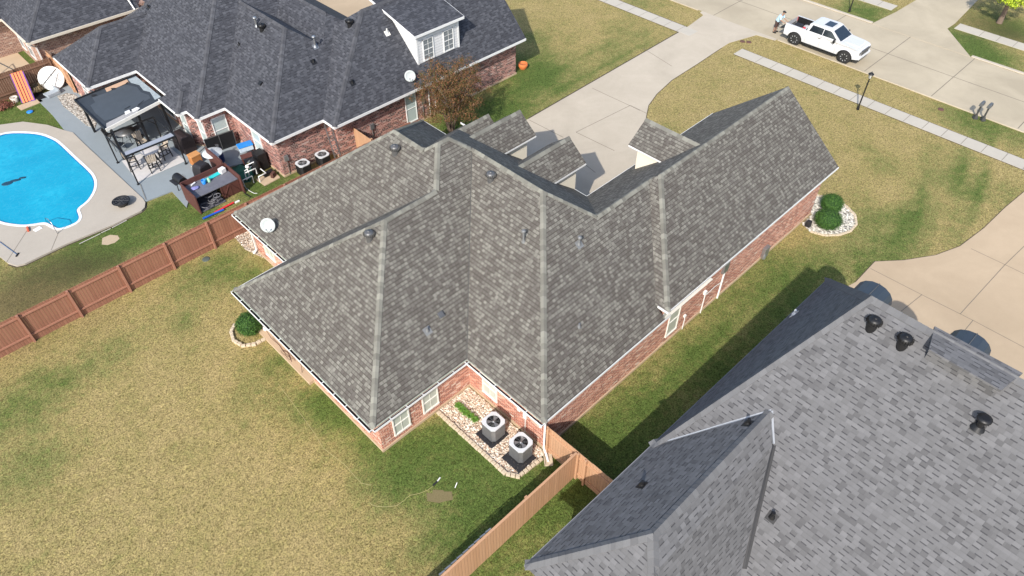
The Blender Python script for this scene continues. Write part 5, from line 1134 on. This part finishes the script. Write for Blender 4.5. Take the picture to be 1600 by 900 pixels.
t = thing('pool_brush', 'pool brush on a dark blue pole lying on the pool deck', 'pool brush', at(12, 387, .13)); m = MB(); e = Vector(G(27, 398, .13)) - Vector(t.location); m.tube([-e * .9, e], .018, 6); m.build('pole', plain('blue_pole', (.05, .12, .25), .4), t); m = MB(); m.beam(e - Vector((.1, .1, 0)), e + Vector((.1, .1, 0)), .06, .05); m.build('brush_head', M['black'], t)
simple('skimmer_lid', 'white square lid with orange item at the pool edge', 'lid', at(59, 358, .1), M['pvc'], lambda m: m.box((0, 0, .012), (.4, .3, .024)), R_(10)); simple('orange_float', 'small orange float on the deck at the pool edge', 'float', at(44, 359, .1), plain('orange_red_plastic', (.55, .12, .06), .5), lambda m: (m.box((0, 0, .05), (.1, .42, .1))), R_(-12))
simple('pool_cleaner', 'dark robot pool cleaner on the pool floor', 'pool cleaner', at(22, 283, .052), plain('navy_cleaner', (.01, .05, .09), .5), lambda m: (m.blob((-.35, -.12, 0), (.3, .2, .03), 12, .1), m.blob((.05, .05, 0), (.3, .12, .02), 12, .2, seed=3), m.blob((.45, .2, 0), (.2, .1, .02), 12, .2, seed=4)), R_(-25), bevel=0)
# far corner of the yard: loungers, disc, boxes
t = thing('lounger_mat', 'orange and purple striped pool mat leaning on the brown fence', 'pool mat', (7.2, 54.5, .0), 0)
for k, c in enumerate(('o', 'p', 'o', 'p', 'o', 'p')):
    if k > 3: break
    x = -.36 + k * .19; m = MB(); m.beam((x - .1, -.1, .1), (x + .25, 1.2, 1.64), .135, .06); m.build('stripe', M['matorange'], t)
m = MB(); m.beam((-.17, -.07, .05), (.18, 1.22, 1.58), .84, .05); m.build('backing', M['matpurple'], t)
t = thing('white_disc', 'large white round table top leaning on the cedar fence corner', 'table top', (9.1, 54.9, .0), 0); q = Vector((-.35, -.75, .62)).normalized().to_track_quat('Z', 'Y').to_matrix()
m = MB(); m.lathe((0, .3, .72), [(0.001, -.03), (.8, -.03), (.84, 0), (.8, .03), (0.001, .03)], 32, M=q); m.build('disc', M['white'], t)
m = MB(); c0 = Vector((0, .3, .72)); T2 = lambda a, b: c0 + q @ Vector((a, b, .06)); m.tube([T2(-.55, -.3), T2(.45, .55)], .03, 6); m.tube([T2(-.3, .6), T2(.55, -.3)], .015, 6); m.tube([T2(-.6, -.1), T2(.1, -.6)], .02, 6); m.tube([T2(.55, .3), T2(.1, -.55)], .015, 6); m.build('folding_legs', M['dkgalv'], t)
simple('washtub', 'grey sink basin in front of the white round table top', 'basin', (8.55, 54.3, .06), plain('grey_basin', (.33, .37, .4), .4, var=.3), lambda m: (m.box((0, 0, .06), (.85, .8, .1)), m.box((.4, 0, .2), (.1, .8, .3)), m.box((0, -.38, .15), (.85, .04, .18))), R_(8), bevel=.02)
simple('dark_mat', 'flat black mat between the striped mat and the grey basin', 'mat', (7.85, 54.7, .03), M['black'], lambda m: m.box((0, 0, .03), (.6, 1.1, .06)))
t = thing('planter', 'round stone planter at the foot of the striped mat', 'planter', (*G(25, 159)[:2], 0)); m = MB(); m.lathe((0, 0, 0), [(.2, 0), (.26, .35), (.22, .37), (.18, .3), (0.001, .28)], 18); m.build('pot', plain('cream_pot', (.55, .5, .42), .8), t); m = MB(); m.lathe((0, 0, .285), [(.17, 0), (0.001, .01)], 14); m.build('soil', M['litter'], t)
simple('deck_box', 'pale slab under the striped mat', 'slab', (7.0, 54.1, 0), M['found'], lambda m: m.box((0, 0, .03), (1.5, .7, .06)), R_(5))
simple('pool_toy', 'small blue disc lying on the grass', 'toy', at(47, 175, .02), M['blue'], lambda m: m.lathe((0, 0, 0), [(.2, 0), (.22, .04), (.15, .07), (0.001, .08)], 16), 0, bevel=0)
t = thing('dry_grass_clump', 'brown dried grass clump between the striped mat and white disc', 'plant', (8.0, 55.3, 0)); m = MB()
for _ in range(420):
    a = rr.random() * 6.28; l_ = rr.uniform(.3, .7); b0 = Vector((rr.gauss(0, .08), rr.gauss(0, .08), 0)); d = Vector((math.cos(a), math.sin(a), 0)); w_ = Vector((-d.y, d.x, 0)) * .012; p1 = b0 + d * l_ * .5 + Vector((0, 0, l_ * .9)); p2 = b0 + d * l_ + Vector((0, 0, l_ * .6)); m.face([b0 - w_, b0 + w_, p1 + w_, p1 - w_]); m.face([p1 - w_, p1 + w_, p2])
m.build('blades', M['drygrass'], t)
t = thing('low_shrub', 'low reddish shrub at the left edge by the brown fence', 'shrub', (*G(6, 168)[:2], 0)); m = MB(); leaves(m, (0, 0, .15), (.9, .7, .25), 1400, .05, rr, shell=.4); m.build('foliage', M['leafred'], t)
t = thing('trellis', 'thin grey wooden frame standing on the grass behind the brown fence', 'frame', at(10, 118, 0)); m = MB(); m.beam((-.8, 0, .05), (-.2, .9, 1.0), .06, .06); m.beam((-.2, .9, 1.0), (.7, 0, .1), .06, .06); m.beam((-.8, 0, .05), (.7, 0, .05), .06, .06); m.build('bars', M['dkgalv'], t)

# ================================================================== trees
def limbs(m, base, h, n, spread, rr, r0=.05, multi=True):
    tips = []
    for k in range(n):
        a = 2 * math.pi * k / n + rr.uniform(-.3, .3); s_ = spread * rr.uniform(.5, 1.1); p = [Vector((math.cos(a) * .08, math.sin(a) * .08, 0))]
        for j in range(1, 6):
            f = j / 5; p.append(Vector((math.cos(a) * (.08 + s_ * f ** 1.4) + rr.gauss(0, .05), math.sin(a) * (.08 + s_ * f ** 1.4) + rr.gauss(0, .05), h * f)))
        m.tube(p, [r0 * (1 - .75 * j / 5) for j in range(6)], 7); tips.append(p)
        for j in (2, 3, 4):
            for _ in range(3):
                b = rr.random() * 6.28; l_ = rr.uniform(.4, 1.0) * h * .25; q = p[j]; e = q + Vector((math.cos(b) * l_, math.sin(b) * l_, l_ * rr.uniform(.5, 1.2))); m.tube([q, (q + e) / 2 + Vector((0, 0, .05)), e], [r0 * .35, r0 * .25, r0 * .1], 5); tips.append([q, e, e])
    return tips
rr = random.Random(21)
t = thing('crape_myrtle_tree', 'rusty brown leaved tree with many thin trunks between the two brick houses', 'tree', (*G(706, 212)[:2], 0)); m = MB(); tp = limbs(m, None, 4.3, 10, 2.0, rr, .06); m.build('trunk', M['bark'], t)
m = MB()
for p in tp:
    for _ in range(2):
        c = p[-1] + Vector((rr.gauss(0, .12), rr.gauss(0, .12), rr.gauss(0, .1)))
        leaves(m, c, (.36, .36, .42), 75, .04, rr, shell=.15, up=.3)
for k in range(190):
    a = rr.random() * 6.28; rad = rr.uniform(.3, 2.5); z = rr.uniform(1.9, 4.5); rad *= .75 if z < 2.2 else 1; rad *= (1 - max(0, z - 3.6) * .5); c = Vector((math.cos(a) * rad, math.sin(a) * rad, z)); leaves(m, c, (.34, .34, .36), 62, .045, rr, shell=.1, up=.3)
m.build('crown', M['leafrust'], t)
t = thing('shade_tree', 'yellow-green tree at the top right corner over brown mulch', 'tree', (*G(1561, 36)[:2], 0)); m = MB(); m.tube([(0, 0, 0), (.05, 0, .8), (0, .05, 1.9), (.1, .1, 3.2)], [.24, .17, .14, .1], 10); tp = []
for k in range(8): a = k * .8; e = Vector((math.cos(a) * 1.7, math.sin(a) * 1.7, 3.2 + rr.uniform(-.2, .8))); m.tube([(0, .05, 1.8), (e.x * .4, e.y * .4, 2.6), e], [.08, .05, .02], 6); tp.append(e)
m.build('trunk', M['bark'], t); m = MB()
for k in range(115):
    a = rr.random() * 6.28; rad = 2.0 * math.sqrt(rr.random()); z = 2.2 + rr.random() * 1.9 * (1 - (rad / 2.3) ** 2); leaves(m, (math.cos(a) * rad, math.sin(a) * rad, z), (.36, .36, .27), 75, .075, rr, shell=.3, up=.4)
m.build('crown', M['leafyellow'], t)

# ================================================================== street furniture
def lamp(loc, label, h=2.75):
    t = thing('street_lamp', label, 'lamp post', loc, 0, 'black lamp posts'); m = MB(); m.tube([(0, 0, 0), (0, 0, h - .45)], [.05, .038], 10); m.lathe((0, 0, 0), [(.1, 0), (.09, .12), (.055, .3)], 12); m.beam((-.25, 0, h - .75), (.25, 0, h - .75), .02, .02); m.build('post', M['black'], t)
    m = MB(); m.lathe((0, 0, h - .45), [(.05, 0), (.08, .03), (.14, .30), (.12, .30)], 6, sm=False); m.build('lantern', M['lampglass'], t); m = MB()
    for k in range(6): a = k * math.pi / 3; m.beam((.085 * math.cos(a), .085 * math.sin(a), h - .43), (.145 * math.cos(a), .145 * math.sin(a), h - .15), .015, .015)
    m.lathe((0, 0, h - .15), [(.19, 0), (.16, .05), (.06, .13), (.02, .15), (.02, .2), (0.001, .22)], 12); m.build('lantern_cap', M['black'], t); return t
lamp(G(1340, 171), 'black lamp post on the lawn beside the near sidewalk'); lamp(G(1327, 18), 'black lamp post on the green verge across the street, beyond the truck')
def mailbox(loc, label):
    t = thing('mailbox', label, 'mailbox', loc, R_(0), 'mailboxes at the kerb'); m = MB(); m.box((0, 0, .5), (.1, .1, 1.0)); m.lathe((0, 0, 0), [(.2, 0), (.17, .1), (.08, .3)], 4, sm=False); m.build('post', M['bronze'], t)
    m = MB(); n = 9; w, l, h = .11, .26, .12; pr = [(-w, 0), (w, 0)] + [(w * math.cos(a), h + w * math.sin(a)) for a in np.linspace(0, math.pi, n)]
    vs = [(x * l, p[0], 1.0 + p[1]) for x in (-1, 1) for p in pr]; N = len(pr); m.mesh(vs, [tuple(range(N - 1, -1, -1)), tuple(range(N, 2 * N))] + [(i, (i + 1) % N, N + (i + 1) % N, N + i) for i in range(N)]); m.build('box', plain('grey_mailbox_paint', (.1, .105, .11), .45), t)
    m = MB(); m.box((.05, -w - .01, 1.2), (.14, .01, .05)); m.build('flag', M['dkgalv'], t); return t
mailbox(G(1523, 185), 'dark grey mailbox post, the one nearer the truck'); mailbox(G(1535, 188), 'dark grey mailbox post, the one farther from the truck')
for (px, py, l) in ((1160, 65, 'brown round valve cover in the grass beside the driveway mouth'), (1170, 66, 'second brown valve cover, nearer the truck'), (1470, 171, 'dark valve cover in the verge between lamp and mailboxes')):
    simple('valve_cover', l, 'valve cover', at(px, py, .0), plain('rusty_cover', (.12, .06, .045), .8), lambda m: m.lathe((0, 0, 0), [(.2, 0), (.2, .03), (.15, .045), (0.001, .04)], 14), 0, bevel=0)

# ================================================================== truck (local: +x is the front)
T = thing('pickup_truck', 'white lifted pickup truck with open black bed parked along the street', 'pickup truck', (52.85, 19.95, .015), R_(-90))
WB_ = 2.03; wheel_r = .49; HW = .98
def side_profile(): # lower body outline with wheel arches, x along length
    pts = [(-3.0, .62), (-3.02, 1.0), (-3.0, 1.38), (-1.32, 1.40), (-1.30, 1.38), (.9, 1.38), (1.55, 1.36), (2.45, 1.30), (2.85, 1.24), (2.98, 1.12), (3.02, .85), (3.0, .58)]
    def arch(cx, r): return [(cx + r * math.cos(a), .44 + r * math.sin(a)) for a in np.linspace(.25, math.pi - .25, 12)]
    return pts + [(2.03 + .54, .52)] + arch(2.03, .55) + [(2.03 - .56, .5), (-2.03 + .56, .5)] + arch(-2.03, .55) + [(-2.03 - .54, .55)]
pr = side_profile(); N = len(pr)
def wy(x, z): return HW - max(0, z - 1.15) * .12 - max(0, .75 - z) * .08 - (max(0, x - 2.5) ** 2) * .35
m = MB(); al = [Vector((x, 0, z)) for x, z in pr]; tris = tessellate_polygon([al])
for s_ in (-1, 1):
    vs = [(x, s_ * wy(x, z), z) for x, z in pr]; m.mesh(vs, [tuple(t3) for t3 in tris])
# outer skin between sides, except over the bed
for i in range(N):
    a, b = pr[i], pr[(i + 1) % N]
    if a[0] <= -1.3 and b[0] <= -1.25 and a[1] >= 1.37: continue
    m.face([(a[0], wy(*a), a[1]), (b[0], wy(*b), b[1]), (b[0], -wy(*b), b[1]), (a[0], -wy(*a), a[1])])
# bed rails
for s_ in (-1, 1): m.box((-2.15, s_ * .90, 1.40), (1.7, .12, .05))
m.build('body', M['truckwhite'], T, bevel=.03)
m = MB(); m.box((2.1, 0, 1.33), (1.3, 1.1, .07), taper=.85); m.build('hood_bulge', M['truckwhite'], T, bevel=.03)
# bed liner
m = MB(); x0, x1, y_, zb_, zt_ = -2.95, -1.34, .84, .95, 1.405
m.face([(x0, -y_, zb_), (x1, -y_, zb_), (x1, y_, zb_), (x0, y_, zb_)])
for a, b in (((x0, -y_), (x1, -y_)), ((x1, y_), (x0, y_)), ((x1, -y_), (x1, y_))): m.face([(*a, zb_), (*b, zb_), (*b, zt_), (*a, zt_)])
for s_ in (-1, 1): m.face([(x0, s_ * y_, zt_), (x1, s_ * y_, zt_), (x1, s_ * .95, zt_ + .022), (x0, s_ * .95, zt_ + .022)])
m.box((-1.33, 0, 1.42), (.06, 1.8, .04)); m.build('bed_liner', M['black'], T)
m = MB(); m.beam((-3.0, 0, .98), (-3.42, 0, .92), 1.65, .07); m.build('tailgate', M['black'], T, bevel=.01)
m = MB(); m.box((-2.95, -.9, 1.2), (.06, .1, .3)); m.box((-2.95, .9, 1.2), (.06, .1, .3)); m.build('tail_light', M['red'], T)
m = MB(); m.box((-3.1, 0, .62), (.22, 1.85, .18)); m.build('rear_bumper', M['dkgalv'], T, bevel=.03)
# cab
cabp = [(-1.28, 1.38), (-1.20, 1.92), (-.98, 2.0), (.35, 2.02), (.55, 1.98), (1.45, 1.38)]
def cy(z): return .93 - (z - 1.38) * .27
m = MB()
for s_ in (-1, 1): m.mesh([(x, s_ * cy(z), z) for x, z in cabp], [tuple(range(6)) if s_ < 0 else tuple(range(5, -1, -1))])
for i in range(5):
    a, b = cabp[i], cabp[i + 1]; m.face([(a[0], cy(a[1]), a[1]), (a[0], -cy(a[1]), a[1]), (b[0], -cy(b[1]), b[1]), (b[0], cy(b[1]), b[1])])
m.build('cab', M['truckwhite'], T, bevel=.03)
gl = M['glassdk']
def quadp(name, pts, mat, th=.0): m = MB(); m.face(pts); return m.build(name, mat, T)
def edge(a, b, t): return (a[0] + (b[0] - a[0]) * t, a[1] + (b[1] - a[1]) * t)
a, b = cabp[4], cabp[5]; nx, nz = .55, .83; p0, p1 = edge(a, b, .08), edge(a, b, .93)
quadp('windshield', [(p0[0] + .012, .70, p0[1] + .012), (p0[0] + .012, -.70, p0[1] + .012), (p1[0] + .012, -.84, p1[1] + .012), (p1[0] + .012, .84, p1[1] + .012)], gl)
quadp('rear_window', [(-1.295, .6, 1.48), (-1.295, -.6, 1.48), (-1.235, -.55, 1.86), (-1.235, .55, 1.86)], gl)
for s_ in (-1, 1):
    for pts in ([(-1.12, 1.44), (-.07, 1.44), (-.07, 1.89), (-.98, 1.89)], [(-.03, 1.44), (1.12, 1.45), (.55, 1.86), (.45, 1.88), (-.02, 1.88)]): quadp('side_window', [(x, s_ * (cy(z) + .005), z) for x, z in pts], gl)
    m = MB(); m.box((1.02, s_ * 1.12, 1.42), (.12, .2, .26)); m.box((1.05, s_ * .98, 1.36), (.06, .2, .04)); m.build('side_mirror', M['black'], T, bevel=.02)
    for x in (-.2, .85): m = MB(); m.box((x, s_ * (HW - .008), 1.2), (.22, .03, .04)); m.build('door_handle', M['black' if x < -9 else 'chrome'], T)
    for x in (-.07, -1.22, 1.2): m = MB(); m.box((x, s_ * (HW + .001), .93), (.012, .004, .75)); m.build('door_seam', M['dkgalv'], T)
    m = MB(); m.box((0, s_ * .93, .46), (2.6, .16, .06)); m.build('running_board', M['black'], T, bevel=.02)
    m = MB(); m.box((2.93, s_ * .74, 1.0), (.16, .26, .24)); m.build('headlight', M['dkgalv'], T, bevel=.03); m = MB(); m.box((2.95, s_ * .8, .74), (.1, .1, .22)); m.build('fog_light', M['black'], T)
    for cx in (-2.03, 2.03):
        m = MB(); P = [(cx + .57 * math.cos(q), s_ * (HW + .005), .44 + .57 * math.sin(q)) for q in np.linspace(.1, math.pi - .1, 14)]; m.tube(P, .035, 6); m.build('wheel_arch_trim', M['blackpl'], T)
m = MB(); m.box((3.0, 0, .98), (.08, 1.12, .36)); [m.box((3.045, 0, z), (.02, 1.08, .03)) for z in (.86, .94, 1.02, 1.1)]; m.build('grille', M['dkgalv'], T, bevel=.01)
m = MB(); m.box((3.03, 0, .68), (.16, 1.8, .2)); m.build('front_bumper', M['truckwhite'], T, bevel=.05); m = MB(); m.box((2.95, 0, .5), (.15, 1.5, .12)); m.build('air_dam', M['black'], T)
m = MB(); m.box((.0, .0, 2.03), (.62, .85, .012)); m.build('sunroof', gl, T)
for k, x in enumerate((.62,)): m = MB(); m.box((.42, 0, 2.03), (.06, .5, .03)); m.build('roof_marker', M['lampglass'], T)
m = MB(); m.box((0, 0, .62), (5.6, 1.5, .3)); m.build('chassis', M['black'], T)
for cx in (-2.03, 2.03):
    for s_ in (-1, 1):
        m = MB(); q = Matrix.Rotation(R_(90), 3, 'X'); r_ = wheel_r
        m.lathe((cx, s_ * .86, r_), [(r_ * .62, -.14), (r_ * .93, -.14), (r_, -.10), (r_, .10), (r_ * .93, .14), (r_ * .62, .14)], 28, M=q); w_ = m.build('wheel', M['rubber'], T)
        m = MB(); m.lathe((cx, s_ * .86, r_), [(r_ * .62, -.13), (r_ * .58, -.06), (0.001, -.07)] if s_ > 0 else [(r_ * .62, .13), (r_ * .58, .06), (0.001, .07)], 24, M=q)
        o = m.build('rim', M['black'], None); o.parent = w_
        m = MB()
        for k in range(8): a = k * math.pi / 4; m.beam((cx, s_ * (.86 + .09), r_), (cx + math.cos(a) * r_ * .58, s_ * (.86 + .125), r_ + math.sin(a) * r_ * .58), .05, .03)
        m.lathe((cx, s_ * .96, r_), [(.06, -.02), (.06, .02)], 12, M=q); o = m.build('spokes', M['pvcgrey'], None); o.parent = w_
simple('fuel_can', 'small red item lying in the truck bed', 'tool', (52.8, 21.85, .98), M['red'], lambda m: (m.box((0, 0, .08), (.35, .2, .14)), m.beam((-.2, .1, .1), (.3, .3, .1), .03, .03)), R_(20))
simple('tool_box', 'dark box lying in the truck bed beside the red item', 'box', (52.9, 22.35, .98), M['blackpl'], lambda m: m.box((0, 0, .12), (.5, .6, .24)), R_(5))

# ================================================================== person
def person(loc, rz):
    r = thing('person', 'person in a pale blue shirt and dark cap leaning over the open tailgate', 'person', loc, rz)
    V = [(0, 0, .92), (.06, 0, 1.1), (.16, 0, 1.3), (.24, 0, 1.43), (.29, 0, 1.52), (.34, 0, 1.60), (.35, 0, 1.70),   # 0-6 pelvis..head
         (0, .1, .88), (.02, .13, .5), (-.02, .14, .09), (.12, .16, .03),                                             # 7-10 left leg
         (0, -.1, .88), (.0, -.13, .5), (-.06, -.14, .09), (.08, -.16, .03),                                          # 11-14 right leg
         (.23, .19, 1.40), (.38, .26, 1.16), (.60, .20, 1.06), (.68, .18, 1.05),                                       # 15-18 left arm
         (.23, -.19, 1.40), (.38, -.26, 1.16), (.60, -.20, 1.06), (.68, -.18, 1.05)]
    E = [(0, 1), (1, 2), (2, 3), (3, 4), (4, 5), (5, 6), (0, 7), (7, 8), (8, 9), (9, 10), (0, 11), (11, 12), (12, 13), (13, 14), (3, 15), (15, 16), (16, 17), (17, 18), (3, 19), (19, 20), (20, 21), (21, 22)]
    Rd = [.14, .13, .15, .12, .055, .085, .09, .1, .065, .045, .04, .1, .065, .045, .04, .07, .045, .035, .035, .07, .045, .035, .035]
    me = bpy.data.meshes.new('body'); me.from_pydata(V, E, []); o = bpy.data.objects.new('body', me); S.collection.objects.link(o); o.parent = r
    sk = o.modifiers.new('skin', 'SKIN'); 
    if not me.skin_vertices: 
        bpy.context.view_layer.objects.active = o
    for i, d in enumerate(me.skin_vertices[0].data): d.radius = (Rd[i], Rd[i] * (.8 if i in (1, 2, 3) else 1)); d.use_root = (i == 0)
    o.modifiers.new('sub', 'SUBSURF').levels = 2; o.modifiers['sub'].render_levels = 2; me.materials.append(M['skin'])
    q = Vector((.35, 0, 1.68)); m = MB(); m.blob(q + Vector((.0, 0, .02)), (.105, .085, .115), 12, 0); m.blob(q + Vector((.1, 0, 0)), (.02, .015, .03), 6, 0); [m.blob(q + Vector((0, s_ * .085, 0)), (.02, .015, .03), 6, 0) for s_ in (-1, 1)]; m.build('head', M['skin'], r)
    m = MB(); m.lathe(q + Vector((-.01, 0, .045)), [(.112, 0), (.108, .05), (.07, .095), (0.001, .105)], 16); m.box(q + Vector((.12, 0, .055)), (.12, .13, .012)); m.build('cap', M['black'], r)
    m = MB(); m.tube([(-.005, 0, .9), (.06, 0, 1.1), (.155, 0, 1.28), (.23, 0, 1.41), (.27, 0, 1.46)], [.175, .17, .185, .17, .08], 14)
    for s_ in (-1, 1): m.tube([(.22, s_ * .12, 1.42), (.25, s_ * .22, 1.36), (.35, s_ * .255, 1.2)], [.09, .085, .075], 10)
    m.build('shirt', M['shirt'], r); m = MB(); m.tube([(0, 0, .98), (0, 0, .82)], [.175, .175], 14)
    for s_ in (-1, 1): m.tube([(0, s_ * .09, .9), (.02, s_ * .125, .46)], [.115, .1], 10)
    m.build('shorts', M['shorts'], r)
    for s_ in (-1, 1):
        m = MB(); m.box((.05, s_ * .15, .05), (.28, .1, .1)); m.build('shoe', M['black'], r, bevel=.02)
        m = MB(); b0 = Vector((.68, s_ * .18, 1.05)); m.blob(b0 + Vector((.04, 0, -.005)), (.05, .045, .018), 8, 0)
        for f in range(4): y = -.033 + f * .022; m.tube([b0 + Vector((.07, y, 0)), b0 + Vector((.11, y * 1.1, -.005)), b0 + Vector((.135 - abs(f - 1.5) * .008, y * 1.1, -.025))], [.009, .008, .007], 6)
        m.tube([b0 + Vector((.02, -s_ * .04, 0)), b0 + Vector((.06, -s_ * .07, -.01)), b0 + Vector((.085, -s_ * .065, -.02))], [.011, .009, .008], 6); m.build('hand', M['skin'], r)
    return r
person((52.85, 24.1, .004), R_(-90))
